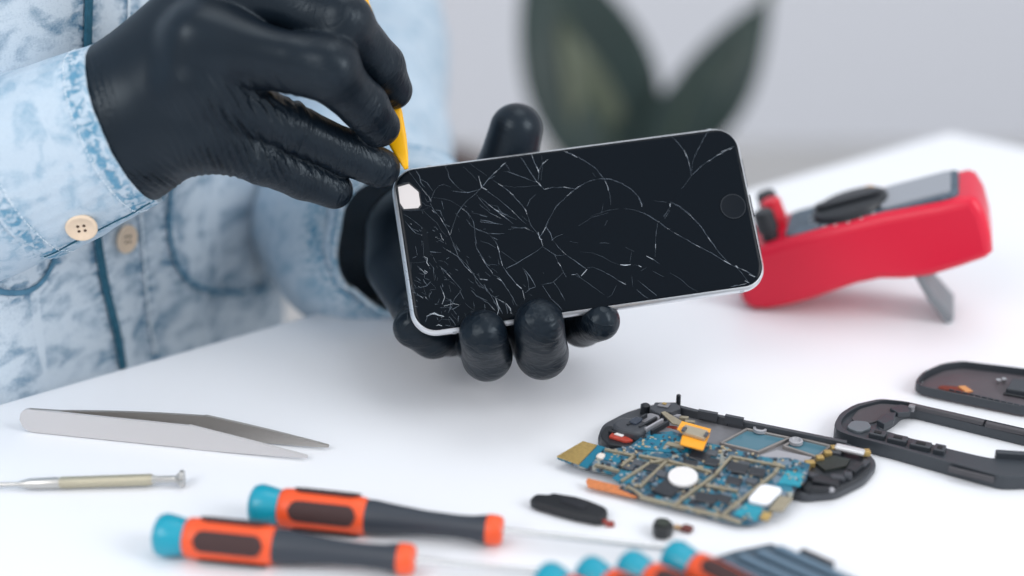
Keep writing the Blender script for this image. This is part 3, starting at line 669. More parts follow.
# ------------------------------------------------------------------ multimeter
mA = T(752, 311, .0005); mB = W(992, 258, .604)
mL = unit(mB-mA); mW = unit(np.cross([0, 0, 1.0], mL)); mN = np.cross(mL, mW)
LEN = np.linalg.norm(mB-mA)
METER = thing('multimeter', mA+mW*.024, 'red handheld multimeter propped up on its grey fold-out stand', 'multimeter')
def mp(px, py): q = PL(px, py, mA, mW)-mA; return (q@mL, q@mN)
outl = [(741, 301), (745, 307), (754, 311), (768, 311), (790, 307), (812, 301), (832, 294), (856, 286), (880, 281), (905, 281), (930, 278), (960, 269), (986, 260),
        (993, 254), (991, 236), (985, 214), (977, 201), (969, 198), (940, 205), (885, 215), (840, 226), (790, 240), (760, 249), (745, 254), (739, 262), (736, 280)]
MWD = .041
P2 = [mp(*p) for p in outl]
body = MB().prism(P2, mA, mL, mN, mW, 0, MWD).build('case', mat('red_plastic', srgb(216, 26, 58), .36, spec=.4), METER, auto=50)
bevel(body, .0042, 4, 55)
ntop = np.array(mp(966, 197)); ltop = np.array(mp(760, 249)); tdir2 = (ntop-ltop)/np.linalg.norm(ntop-ltop)
tx = mL*tdir2[0]+mN*tdir2[1]; tn = np.cross(tx, mW)*1.0
if tn@np.array([0, 0, 1]) < 0: tn = -tn
to = mA+mL*ltop[0]+mN*ltop[1]; TL_ = np.linalg.norm(ntop-ltop)
def top_prism(poly, h0, h1): return MB().prism(poly, to, tx, mW, tn, h0, h1)
pc = mat('meter_faceplate', (.10, .14, .18, 1), .5, spec=.25, var=.7, vscale=300)
X0 = .010
pan = top_prism(rrect(TL_-.014, MWD-.009, .004, 6, TL_/2+.004, MWD/2), -.001, .0012).build('faceplate', pc, METER)
top_prism(rrect(.030, MWD-.014, .003, 6, TL_-.021, MWD/2), .0010, .0024).build('display', mat('display_grey', (.34, .36, .40, 1), .4, spec=.3), pan)
kc_ = (.040, MWD/2)
kn = MB().lathe([(0, .0172), (.0030, .0166), (.0036, .0156), (.0036, .001)], to+tx*kc_[0]+mW*kc_[1]+tn*.001, tn, 40).build('rotary_dial', M['black'], METER, auto=40)
MB().prism([(kc_[0]+a, kc_[1]+b) for a, b in rrect(.030, .006, .003, 6)], to, tx, mW, tn, .004, .0065).build('dial_grip', M['black'], kn)
MB().lathe([(0, .0034), (.0022, .0032), (.0026, .0026), (.0026, .0001)], to+tx*(TL_-.0430)+mW*.036+tn*.001, tn, 20).build('push_button', mat('amber_button', srgb(235, 170, 40), .4), METER, auto=40)
MB().lathe([(0, .0034), (.0018, .0032), (.0022, .0026), (.0022, .0001)], to+tx*(TL_-.0430)+mW*.010+tn*.001, tn, 20).build('push_button', mat('blue_button', srgb(70, 150, 195), .4), METER, auto=40)
# printed range marks around the dial
b = MB()
for k in range(20):
    a = 2*math.pi*k/20; u_ = np.array([math.cos(a), math.sin(a)]); c_ = np.array(kc_)+u_*.0185
    b.box(to+tx*c_[0]+mW*c_[1]+tn*.00125, (.0016, .0006, .0003), [tx*u_[0]+mW*u_[1], -tx*u_[1]+mW*u_[0], tn])
o = b.build('range_mark', M['white'], pan); o['kind'] = 'stuff'
for (x_, w_2, ma, nm) in ((.004, .010, M['black'], 'black'), (.006, .024, mat('red_plug', srgb(214, 30, 52), .4), 'red'), (.002, .037, M['black'], 'black')):
    q = to+tx*x_+mW*w_2
    pl = MB().lathe([(0, .0038), (.004, .0038), (.0045, .0048), (.013, .0045), (.0138, .0036), (.0138, .0001)], q, tn, 22).build('socket_plug', ma, METER, auto=40)
foot = T(953, 325, .0012); st0 = mA+mL*mp(920, 282)[0]+mN*(mp(920, 282)[1]+.001)
st1 = foot; sdir = unit(st1-st0); SW = .026
q0 = st0+mW*.003; sn = unit(np.cross(sdir, mW))
bb = MB(); ln = np.linalg.norm(st1-st0)
bb.prism([(-.004, -.0015), (ln*.45, -.0032), (ln-.001, -.0030), (ln, -.001), (ln-.002, .0016), (ln*.45, .0004), (-.004, .0012)], q0, sdir, sn, mW, 0, SW)
so = bb.build('fold_out_stand', mat('grey_stand', (.20, .22, .24, 1), .5), METER); bevel(so, .0006, 2)

# ------------------------------------------------------------------ screwdrivers
TEAL = mat('teal_cap', srgb(0, 150, 175), .35, coat=.2); ORG = mat('orange_grip', srgb(238, 88, 42), .45)
INL = mat('dark_rubber_inlay', (.050, .022, .022, 1), .7, bump=.6, bscale=1500); NECK = mat('dark_grip', (.030, .038, .052, 1), .5)
STEEL = mat('steel_shaft', (.72, .73, .74, 1), .25, metal=1)
def screwdriver(a, b, label, group, roll=0.0, blade=.062, inl=4, rs=1.0):
    a = np.asarray(a); b = np.asarray(b); x = unit(b-a); y = unit(np.cross([0, 0, 1.0], x)); z = np.cross(x, y)
    R_ = Matrix(np.stack([x, y, z], 1).tolist())
    t = thing('screwdriver', a, label, 'screwdriver', group, rot=R_)
    X = (1, 0, 0); k = np.linalg.norm(b-a)/.0865
    def L_(prof, m, nm, par=t): return MB().lathe([(p*k, r*rs) for p, r in prof], (0, 0, 0), X, 36).build(nm, m, par, world=False, auto=50)
    L_([(0, .0050), (.0008, .0064), (.002, .0070), (.0035, .0072), (.0065, .0067), (.0095, .0060), (.0105, .0058)], TEAL, 'swivel_cap')
    g = L_([(.0104, .0060), (.0112, .0066), (.014, .0068), (.036, .0066), (.0395, .0062), (.0405, .0056)], ORG, 'grip')
    L_([(.0403, .0058), (.043, .0058), (.050, .0050), (.060, .0041), (.070, .0038), (.076, .0040), (.0805, .0048), (.0812, .0049)], NECK, 'neck')
    L_([(.0811, .0049), (.0818, .0052), (.0850, .0050), (.0862, .0043), (.0864, .0012)], ORG, 'collar')
    for q in range(inl):
        th0_ = roll+2*math.pi*q/inl; n1, n2 = 26, 12; V = []; F = []
        for i in range(n1+1):
            for j in range(n2+1):
                u_ = -1+2*i/n1; w_ = -1+2*j/n2; lim = min(1, math.sqrt(max(0, 1-max(0, (abs(u_)-.72)/.28)**2)))
                th = th0_+w_*lim*.50; xx = (.0262+u_*.0115)*k; r = .00688+.00015*(1-max(abs(u_), abs(w_))**8)
                V.append((xx, r*rs*math.cos(th), r*rs*math.sin(th)))
        for i in range(n1):
            for j in range(n2): F.append((i*(n2+1)+j, (i+1)*(n2+1)+j, (i+1)*(n2+1)+j+1, i*(n2+1)+j+1))
        o = mesh('grip_inlay', V, F, INL, g, world=False)
        s = o.modifiers.new('thickness', 'SOLIDIFY'); s.thickness = .0004; s.offset = -1
    L_([(.0862, .0011), (.0862+blade-.006, .0011), (.0862+blade-.003, .0008), (.0862+blade, .0004)], STEEL, 'blade')
    return t
screwdriver(T(252, 504, .0072), T(503, 531, .0060), 'orange and dark precision screwdriver with teal cap, the one farther from the viewer', 'loose precision screwdrivers', roll=-2.05)
screwdriver(T(157, 534, .0072), T(415, 560, .0060), 'orange and dark precision screwdriver with teal cap, nearest the lower left corner of the photo', 'loose precision screwdrivers', roll=-2.05)

# the set in its case at the lower edge
k0 = T(676, 559, .010); dd = unit((T(750, 597)-T(676, 559))*[1, 1, 0]); rr = unit((T(676, 559)-T(548, 577))*[1, 1, 0])
rr = unit(rr-dd*(rr@dd)*.6)
step = np.linalg.norm(T(676, 559, .010)-T(633, 564, .010))
lab = ['teal capped screwdriver in the blue grey case, rightmost of the set', 'teal capped screwdriver in the case, second from the right of the set', 'teal capped screwdriver in the case, third from the right of the set', 'teal capped screwdriver in the case, leftmost at the bottom edge of the photo']
for i, (px, py) in enumerate(((676, 559), (631, 569), (590, 575), (549, 581))):
    p = T(px, py, .0098); screwdriver(p-dd*.003, p+dd*.083, lab[i], 'screwdrivers in the case', roll=1.9, rs=.86, blade=.02)
case_m = mat('blue_grey_case', (.055, .085, .115, 1), .4, spec=.3, var=.3, vscale=60); case_l = mat('case_rib', (.13, .20, .27, 1), .35, spec=.3)
CASE = thing('screwdriver_case', k0+dd*.05+rr*.03-[0, 0, .010], 'blue grey ribbed plastic case holding the teal capped screwdrivers', 'tool case')
zz = np.array([0, 0, 1.0]); ZL = .0098
g0 = T(772, 537, ZL)*[1, 1, 0]; gd = unit((T(862, 577, ZL)-T(772, 537, ZL))*[1, 1, 0]); gr_ = np.array([gd[1], -gd[0], 0])
if gr_@(T(703, 553)-g0) < 0: gr_ = -gr_
gw = (T(703, 553, ZL)*[1, 1, 0]-g0)@gr_+.004
MB().box(g0+gr_*(gw+.030)/2+gd*.066+zz*.0017, (gw+.030, .128, .0030), [gr_, gd, zz]).build('base', case_m, CASE)
ge = T(699, 554, ZL)*[1, 1, 0]-g0; gl = np.linalg.norm(ge); ge /= gl
sk = lambda a, t: (a*(ge@gr_), a*(ge@gd)+t)
lid = MB().prism([sk(0, 0), sk(gl*.5, -.0006), sk(gl, .001), sk(gl, .126), sk(0, .126)], g0, gr_, gd, zz, .0032, ZL-.0018).build('lid', case_m, CASE); bevel(lid, .0012, 3)
for i in range(4):
    w0, w1 = gl*(i+.22)/4, gl*(i+.72)/4; b = MB().prism([sk(w0, .005), sk(w1, .005), sk(w1, .12), sk(w0, .12)], g0, gr_, gd, zz, ZL-.0019, ZL); o = b.build('rib', case_l, CASE); bevel(o, .0008, 2)
o = MB().box(g0+gd*.016-gr_*.0012+zz*.0062, (.0030, .012, .0060), [gr_, gd, zz]).build('latch', M['black'], CASE); bevel(o, .0006, 2)

# ------------------------------------------------------------------ tweezers
TWZ = thing('tweezers', T(150, 440), 'long steel pointed tweezers lying on their edge beside the shirt', 'tweezers')
tw_m = mat('brushed_steel_shaded', (.40, .38, .36, 1), .4, metal=.6, bump=.2, bscale=900)  # far arm's inner shade is put into this darker steel colour
tl_ = T(22, 431); tn1 = T(308, 461); tf1 = T(329, 450.5)
def arm(name, path, hs, th=.0011, m=None):
    P = [np.array(q) for q in path]; V = []; F = []; n = len(P)
    for i, p in enumerate(P):
        t = unit((P[min(i+1, n-1)]-P[max(i-1, 0)])*[1, 1, 0]); s = np.array([-t[1], t[0], 0])*th/2
        h0, h1 = hs[i]
        for z_ in (h0, h1):
            for sg in (-1, 1): V.append([p[0]+s[0]*sg, p[1]+s[1]*sg, z_])
    for i in range(n-1):
        a, b = 4*i, 4*i+4
        F += [(a, b, b+2, a+2), (a+3, b+3, b+1, a+1), (a+2, b+2, b+3, a+3), (a+1, b+1, b, a)]
    F += [(0, 2, 3, 1), (4*n-4, 4*n-3, 4*n-1, 4*n-2)]
    o = mesh(name, V, F, m or tw_m, TWZ, smooth=False); autosmooth(o, 35); return o
HT = .0098
def hprof(n, sharp):
    out = []
    for i in range(n):
        s = i/(n-1)
        e = HT/2*math.sqrt(max(0, 1-((.04-s)/.04)**2)) if s < .04 else HT/2*(1-.05*s)
        if s > .60: e = HT/2*.96*(1-(s-.60)/.40)**.9+.0004
        cz = HT/2+.0003 if s < .60 else HT/2+.0003-(HT/2-.0016)*((s-.60)/.40)
        out.append((cz-e, cz+e))
    return out
N_ = 130; tw_n = mat('steel_lit', (.60, .585, .59, 1), .5, metal=.25)  # near arm: same steel, its light painted in as a paler colour
def apath(end, bow):
    out = []
    for i in range(N_):
        s = i/(N_-1); side = unit(np.array([-(end-tl_)[1], (end-tl_)[0], 0]))
        sh = bow*math.sin(math.pi*min(1, max(0, (s-.14)/.86))**.9); out.append(tl_+(end-tl_)*s+side*sh)
    return out
arm('arm', apath(tn1, .0000), hprof(N_, 1), m=tw_n); arm('arm', apath(tf1, .0030), hprof(N_, 1))
MB().box(tl_+unit(tn1-tl_)*.015+[0, .0003, HT/2], (.016, .0012, HT*.8), [unit((tn1-tl_)*[1, 1, 0]), unit(np.cross([0, 0, 1], tn1-tl_)), zz]).build('welded_end', tw_m, TWZ)

# ------------------------------------------------------------------ fine steel screwdriver
a_ = T(184.5, 478.5, .0034); b_ = T(18, 484, .0026); x = unit(b_-a_); y = unit(np.cross([0, 0, 1.0], x)); zc = np.cross(x, y)
JS = thing('precision_screwdriver', a_, 'thin all metal jeweller screwdriver with a flat disc end', 'screwdriver', rot=Matrix(np.stack([x, y, zc], 1).tolist()))
L = np.linalg.norm(b_-a_); STL = mat('satin_steel', (.55, .54, .52, 1), .32, metal=.85); BRS = mat('knurled_brass_steel', (.50, .46, .35, 1), .4, metal=.75, bump=.8, bscale=1400)
for nm, pr, m in (('swivel_disc', [(0, .0008), (.0001, .0030), (.0012, .0032), (.0018, .0024), (.0030, .0013)], STL), ('rotating_neck', [(.0029, .0012), (.010, .0012), (.0115, .0017)], STL),
                  ('knurled_grip', [(.0114, .0019), (.012, .0021), (L*.74, .0021), (L*.75, .0018)], BRS), ('chuck', [(L*.745, .0018), (L*.78, .0021), (L*.93, .0019), (L, .0009)], STL), ('blade', [(L*.99, .0008), (L+.035, .0008), (L+.040, .0004)], STL)):
    MB().lathe(pr, (0, 0, 0), (1, 0, 0), 28).build(nm, m, JS, world=False, auto=40)

# ------------------------------------------------------------------ flat pieces traced on a plane
class Plane:
    def __init__(s, o, x, n):
        s.o = np.asarray(o, float); s.n = unit(n); s.x = unit(np.asarray(x)-s.n*(np.asarray(x)@s.n)); s.y = np.cross(s.n, s.x)
    def uv(s, px, py, h=0):
        q = PL(px, py, s.o+s.n*h, s.n)-s.o; return (q@s.x, q@s.y)
    def prism(s, pts, h0, h1, b=None, px=True):
        poly = [s.uv(*p, h1) for p in pts] if px else pts
        ar = sum(poly[i][0]*poly[(i+1) % len(poly)][1]-poly[(i+1) % len(poly)][0]*poly[i][1] for i in range(len(poly)))
        if ar < 0: poly = poly[::-1]
        return (b or MB()).prism(poly, s.o, s.x, s.y, s.n, h0, h1)
    def pt(s, u, v, h=0): return s.o+s.x*u+s.y*v+s.n*h
    def bar(s, p, q, w, h0, h1, b=None):
        a = np.array(s.uv(*p, h1)); c = np.array(s.uv(*q, h1)); d = (c-a)/np.linalg.norm(c-a); n = np.array([-d[1], d[0]])*w/2; a = a-d*w*.4; c = c+d*w*.4
        return s.prism([tuple(a-n), tuple(c-n), tuple(c+n), tuple(a+n)], h0, h1, b, px=False)
    def chip(s, p, w, d, h0, h1, rot=0, b=None):
        c = np.array(s.uv(*p, h1)); co, si = math.cos(rot), math.sin(rot)
        return s.prism([(c[0]+x*co-y*si, c[1]+x*si+y*co) for x, y in ((-w/2, -d/2), (w/2, -d/2), (w/2, d/2), (-w/2, d/2))], h0, h1, b, px=False)
def rounded(pts, n=4):                                       # soften a traced outline
    out = []; k = len(pts)
    for i in range(k):
        a, b, c = np.array(pts[i-1], float), np.array(pts[i], float), np.array(pts[(i+1) % k], float)
        f1 = min(.35, 6/np.linalg.norm(b-a)); f2 = min(.35, 6/np.linalg.norm(c-b)); p = b+(a-b)*f1; q = b+(c-b)*f2
        for j in range(n+1): t = j/n; out.append(tuple((1-t)**2*p+2*t*(1-t)*b+t*t*q))
    return out

# ---- phone mid-frame
GREY = mat('grey_magnesium', (.24, .24, .26, 1), .45, metal=.3, var=.2, vscale=150); DGREY = mat('dark_frame', (.045, .05, .06, 1), .4)
LGREY = mat('light_grey_plate', (.40, .40, .43, 1), .45, metal=.3); BLK = M['black']
TGL = mat('teal_adhesive_glass', (.075, .18, .235, 1), .18, spec=.5); GOLD = mat('gold_contact', (.50, .35, .13, 1), .4, metal=.6, var=.3, vscale=900)
BEIGE = mat('shield_rim', (.34, .30, .22, 1), .45, metal=.45, var=.25, vscale=700)
fp = Plane(T(650, 408, .0), T(840, 446)-T(650, 408), (0, 0, 1))
MF = thing('phone_chassis', fp.pt(.04, -.015), 'stripped phone chassis with two teal windows, under the circuit board', 'phone part')
outf = rounded([(597, 438), (602, 424), (625, 412), (650, 404), (676, 404), (700, 411), (745, 421), (800, 432), (845, 441), (868, 451), (878, 463), (866, 478), (838, 492), (806, 495), (780, 488), (700, 466), (640, 452), (606, 446)])
tray = fp.prism(outf, .0002, .0036).build('tray', DGREY, MF); bevel(tray, .0008, 2)
# inner grey floor
fp.prism([(640, 420), (676, 408), (745, 425), (838, 446), (803, 470), (740, 458), (650, 437)], .0035, .0042).build('floor_plate', GREY, MF)
far = MB()
for p, q in (((676, 405), (700, 411)), ((704, 412), (727, 417)), ((731, 418), (845, 441))): fp.bar(p, q, .0018, .0030, .0076, far)
o = far.build('rim', DGREY, MF); bevel(o, .0003, 2)
far = MB()
for p, q in (((700, 410), (716, 413)), ((727, 415), (742, 418))): fp.bar(p, q, .0016, .0060, .0092, far)
far.build('snap_tab', DGREY, MF)
for nm, pts in (('window_glass', [(721, 442), (747, 428), (790, 437), (758, 451)]), ('window_glass', [(784, 445), (798, 437), (831, 445), (817, 456)])):
    w_g = fp.prism(pts, .0040, .0048).build(nm, TGL, MF)
    fr = MB()
    for i in range(4): fp.bar(pts[i], pts[(i+1) % 4], .0010, .0040, .0057, fr)
    o = fr.build('window_rim', mat('window_rim', (.30, .28, .27, 1), .4, metal=.5), w_g); bevel(o, .0003, 2)
fp.prism([(754, 457), (777, 450), (812, 457), (803, 468), (784, 465)], .0040, .0053).build('cover_plate', LGREY, MF)
for c in ((760, 429), (796, 441)):
    MB().lathe([(0, .0026), (.0012, .0026), (.0014, .0018), (.0006, .0014), (.0006, .0001)], fp.pt(*fp.uv(*c, .006), .0052), fp.n, 20).build('screw_boss', LGREY, MF, auto=40)
# black speaker bay at the right end
bay = fp.prism(rounded([(806, 468), (828, 447), (866, 454), (873, 464), (861, 477), (836, 489), (808, 491), (798, 485)]), .0034, .0050).build('speaker_bay', BLK, MF); bevel(bay, .0005, 2)
fp.prism([(815, 462), (832, 455), (850, 459), (846, 466), (825, 470)], .0050, .0060).build('speaker_grille', mat('bay_green', (.016, .022, .019, 1), .5, bump=.6, bscale=1200), bay)
for p, w, d, h in (((826, 480), .009, .004, .0066), ((856, 466), .003, .007, .0068), ((838, 476), .005, .003, .0064), ((848, 473), .003, .003, .0070), ((812, 474), .004, .003, .0066), ((865, 462), .002, .005, .0062), ((820, 487), .007, .0016, .0062), ((833, 451), .006, .002, .0066)):
    o = fp.chip(p, w, d, .0049, h, rnd.uniform(-.4, .4)).build('bay_block', DGREY if rnd.random() < .6 else BLK, bay); bevel(o, .0003, 2)
MB().lathe([(0, .0012), (.0008, .0012), (.001, .0005)], fp.pt(*fp.uv(831, 490, .005), .0048), fp.n, 14).build('screw', LGREY, bay)
o = fp.bar((839, 445), (861, 450), .0036, .0060, .0078).build('vibration_motor', mat('silver_motor', (.68, .68, .70, 1), .3, metal=.5), MF); bevel(o, .0012, 3)
for p, w in (((835, 446), .003), ((828, 451), .0028), ((820, 456), .0028), ((810, 461), .0036), ((866, 450), .0032), ((806, 466), .0025)):
    o = fp.chip(p, w, .0024, .0050, .0072, .5).build('gold_contact', GOLD, MF); bevel(o, .0003, 2)
# cluttered left end
def blk(nm, pts, h0, h1, m, bw=.0004): o = fp.prism(pts, h0, h1).build(nm, m, MF); bevel(o, bw, 2); return o
blk('camera_bay', rounded([(599, 436), (606, 424), (630, 431), (640, 436), (632, 447), (608, 444)]), .0030, .0066, BLK, .001)
blk('camera_cover', rounded([(611, 424), (620, 416), (640, 419), (650, 427), (640, 434), (618, 429)]), .0060, .0100, DGREY, .001)
blk('dark_band', [(608, 430), (612, 425), (646, 432), (646, 438)], .0066, .0082, BLK)
blk('red_flex', [(609, 436), (612, 432.5), (628, 436.5), (633, 440), (625, 441)], .0066, .0076, mat('red_flex', (.42, .05, .03, 1), .5, var=.5, vscale=800), .0002)
blk('white_flex', [(614, 433.5), (618, 432), (625, 434), (622, 436)], .0076, .0082, M['white'], .0002)
blk('module', rounded([(634, 419), (650, 412), (662, 416), (650, 424)]), .0042, .0090, GREY)
for p, q in (((640, 426), (656, 417)), ((646, 428), (662, 419)), ((628, 424), (646, 414)), ((652, 430), (668, 421))):
    o = fp.bar(p, q, .0009, .0085, .0104).build('slot_rib', LGREY if p[0] % 4 else BLK, MF)
blk('lens_pad', rounded([(628, 421), (636, 416), (644, 418), (636, 424)]), .0098, .0108, mat('lens_glass', (.02, .03, .05, 1), .1), .0003)
MB().lathe([(0, .0020), (.0035, .0018), (.004, .0010), (.004, .0001)], fp.pt(*fp.uv(645, 412, .004), .0036), fp.n, 16).build('post', BLK, MF, auto=40)
blk('end_block', [(650, 409), (655, 402), (676, 402), (681, 408), (671, 412), (664, 411), (660, 414)], .0036, .0086, DGREY)
blk('end_cap', [(657, 405), (661, 402), (671, 403), (668, 407)], .0086, .0092, GREY, .0002)
blk('gold_dot', [(662, 403), (664, 402), (667, 403), (665, 404.5)], .0092, .0095, GOLD, 0)
MB().lathe([(0, .0010), (.0062, .0009), (.0066, .0004)], fp.pt(*fp.uv(678, 408, .004), .0034), fp.n, 12).build('pin', BLK, MF)
blk('gold_spring', [(661, 412), (665, 411), (682, 421), (680, 425), (672, 423)], .0082, .0088, BEIGE, .0001)
for p in ((676, 415), (684, 417), (690, 421), (672, 427), (667, 429)):
    o = fp.chip(p, rnd.uniform(.0022, .004), .0018, .0042, .0066, .2).build('small_connector', rnd.choice((mat('red_part', (.35, .06, .04, 1), .5), BEIGE, LGREY)), MF)
blk('frame_wall', [(646, 431), (652, 424), (684, 431), (680, 441)], .0042, .0080, GREY)
blk('blue_tab', [(644, 432), (648, 427), (656, 429), (652, 434)], .0080, .0086, mat('blue_tab', (.03, .14, .22, 1), .5), .0001)

# ---- circuit board, leaning on the chassis
b0 = T(640, 498, .0018); b1 = T(737, 522, .0018); b2 = T(735, 450, .0078)
bp_ = Plane(b0, b1-b0, np.cross(b1-b0, b2-b0)); bp_ = bp_ if bp_.n[2] > 0 else Plane(b0, b1-b0, -bp_.n)
PCB = thing('circuit_board', bp_.pt(.03, .02), 'blue phone circuit board with gold tab and round white sticker', 'circuit board')
def pcb_mat():
    m = mat('circuit_board_blue', (.03, .15, .24, 1), .4, spec=.5); n, l = nt(m); b = n['Principled BSDF']
    tc = n.new('ShaderNodeTexCoord'); v = n.new('ShaderNodeTexVoronoi'); v.inputs['Scale'].default_value = 420; v.distance = 'CHEBYCHEV'; l.new(tc.outputs['Object'], v.inputs['Vector'])
    r = n.new('ShaderNodeValToRGB'); r.color_ramp.interpolation = 'CONSTANT'; e = r.color_ramp.elements
    e[0].color = (.010, .09, .15, 1); e[1].position = .28; e[1].color = (.06, .11, .16, 1)
    for p, c in ((.5, (.14, .20, .26, 1)), (.62, (.02, .17, .25, 1)), (.75, (.025, .03, .045, 1)), (.88, (.30, .31, .28, 1))):
        q = e.new(p); q.color = c
    s = n.new('ShaderNodeSeparateColor'); l.new(v.outputs['Color'], s.inputs[0]); l.new(s.outputs[0], r.inputs[0]); l.new(r.outputs[0], b.inputs['Base Color'])
    return m
PCBM = pcb_mat()
TEALP = mat('teal_solder_mask', (.004, .155, .25, 1), .4, var=.15, vscale=500); TEALB = mat('bright_teal_mask', (.01, .27, .37, 1), .4, var=.2, vscale=500)
outb = [(583, 467), (557, 457), (583, 441), (612, 449), (630, 446), (645, 434), (672, 431), (700, 441), (735, 449), (765, 457), (792, 458), (810, 464), (806, 479), (795, 488), (791, 499), (776, 508), (766, 519), (748, 524), (732, 522), (640, 497), (618, 488), (634, 480), (617, 474)]
o = bp_.prism(outb, 0, .0010).build('board', PCBM, PCB)
tb_ = [(557, 456), (583, 441), (597, 445), (579, 464)]
bp_.prism(tb_, .0010, .0016).build('gold_tab', GOLD, PCB)
bp_.prism([(579, 465), (598, 445), (605, 447), (587, 468)], .0010, .0014).build('teal_strip', TEALP, PCB)
def bb_(nm, pts, h0, h1, m, bw=0):
    o = bp_.prism(pts, h0, h1).build(nm, m, PCB)
    if bw: bevel(o, bw, 2)
    return o
bb_('teal_area', [(603, 459), (606, 452), (622, 450), (629, 457), (618, 463)], .0010, .0013, TEALP)
bb_('teal_area', [(612, 478), (620, 472), (636, 476), (632, 484), (620, 483)], .0010, .0013, TEALP)
bb_('teal_area', [(632, 448), (650, 434), (672, 434), (690, 440), (688, 452), (665, 452)], .0010, .0013, TEALP)
bb_('teal_area', [(733, 514), (746, 503), (764, 508), (756, 521)], .0010, .0013, TEALB)
bb_('teal_area', [(778, 483), (787, 470), (804, 474), (800, 486)], .0010, .0015, TEALB)
bb_('teal_area', [(716, 482), (722, 476), (730, 478), (724, 485)], .0010, .0013, TEALP)
for k in range(9):
    x, y = rnd.choice(((664, 484), (700, 497), (735, 480), (755, 475), (745, 470), (690, 506), (715, 503), (710, 492), (660, 466)))
    o = bp_.chip((x+rnd.uniform(-4, 4), y+rnd.uniform(-3, 3)), .003, .002, .0010, .0014, rnd.uniform(0, 3)).build('teal_area', TEALP, PCB)
for p, q in (((640, 486), (668, 459)), ((622, 480), (650, 462)), ((650, 462), (668, 459)), ((676, 503), (715, 474)), ((715, 474), (731, 456)), ((723, 514), (774, 473)), ((641, 496), (677, 505)), ((677, 505), (722, 515)), ((722, 515), (740, 521)),
             ((707, 485), (737, 490)), ((668, 460), (710, 471)), ((732, 456), (784, 466)), ((640, 455), (668, 460)), ((596, 464), (618, 470)), ((606, 449), (634, 455)), ((634, 455), (622, 465)), ((641, 494), (628, 486)), ((774, 473), (778, 468))):
    o = bp_.bar(p, q, .0010, .0010, .0022).build('shield_rim', BEIGE, PCB)
CH = mat('chip_black', (.022, .026, .034, 1), .35, var=.3, vscale=700); CH2 = mat('chip_grey', (.07, .08, .095, 1), .4)
bb_('chip', [(651, 490), (670, 497), (690, 482), (670, 475)], .0010, .0021, CH, .0002)
for p, w, d in (((738, 467), .0072, .0052), ((734, 480), .0055, .0040), ((757, 471), .0055, .0045), ((706, 497), .0075, .0050), ((724, 498), .0050, .0038), ((650, 466), .0062, .0040), ((629, 466), .0038, .0030), ((638, 462), .004, .003), ((700, 508), .004, .003),
                ((700, 455), .0075, .0050), ((712, 461), .005, .004), ((690, 462), .005, .003), ((752, 480), .004, .003), ((662, 473), .004, .003), ((744, 463), .004, .0025), ((712, 452), .004, .003), ((648, 478), .004, .0028)):
    o = bp_.chip(p, w, d, .0010, rnd.uniform(.0017, .0022), rnd.choice((0, 0, .1))).build('chip', CH if w > .0045 else CH2, PCB); bevel(o, .0002, 1)
c_ = bp_.uv(683, 476, .0030)
bp_.prism([(c_[0]+.0052*math.cos(a), c_[1]+.0052*math.sin(a)) for a in np.linspace(0, 2*math.pi, 37)[:-1]], .0021, .0030, px=False).build('round_sticker', M['white'], PCB)
bb_('white_label', rounded([(746, 500), (762, 483), (784, 488), (768, 505)]), .0010, .0026, mat('white_label', (.85, .86, .9, 1), .5), .0003)
bb_('silver_connector', [(768, 509), (780, 495), (793, 497), (783, 509)], .0010, .0026, BEIGE, .0003)
bb_('beige_connector', [(665, 444), (668, 441), (686, 445), (684, 448)], .0012, .0022, BEIGE, .0002)
bb_('white_blob', rounded([(595, 456), (600, 452), (606, 454), (602, 459)]), .0010, .0020, mat('solder_pad', (.75, .68, .62, 1), .5), .0003)
bb_('edge_contact', [(760, 517), (764, 511), (772, 513), (768, 519)], .0010, .0022, GOLD)
# tiny surface-mounted components
SM = [mat('smd_tan', (.42, .34, .22, 1), .5), mat('smd_grey', (.38, .40, .42, 1), .4, metal=.3), mat('smd_dark', (.03, .035, .045, 1), .4), mat('smd_blue', (.03, .12, .20, 1), .5)]
def inside(p, poly):
    x, y = p; c = False; j = len(poly)-1
    for i in range(len(poly)):
        if (poly[i][1] > y) != (poly[j][1] > y) and x < (poly[j][0]-poly[i][0])*(y-poly[i][1])/(poly[j][1]-poly[i][1])+poly[i][0]: c = not c
        j = i
    return c
sb = MB(); cnt = 0
while cnt < 520:
    p = (rnd.uniform(600, 805), rnd.uniform(435, 520))
    if not inside(p, outb) or abs(p[0]-683) < 15 and abs(p[1]-476) < 9 or (740 < p[0] < 790 and 480 < p[1] < 507): continue
    c = bp_.uv(*p, .0015); w = rnd.uniform(.0005, .0014); d = rnd.uniform(.0004, .0009); ro = rnd.choice((0, 1.57, 0, .05)); co, si = math.cos(ro), math.sin(ro); mi = rnd.randrange(4)
    poly = [(c[0]+x_*co-y_*si, c[1]+x_*si+y_*co) for x_, y_ in ((-w/2, -d/2), (w/2, -d/2), (w/2, d/2), (-w/2, d/2))]
    sb.prism(poly, bp_.o, bp_.x, bp_.y, bp_.n, .0009, rnd.uniform(.0013, .0018), mi); cnt += 1
o = sb.build('surface_component', None, PCB, mats=SM); o['kind'] = 'stuff'
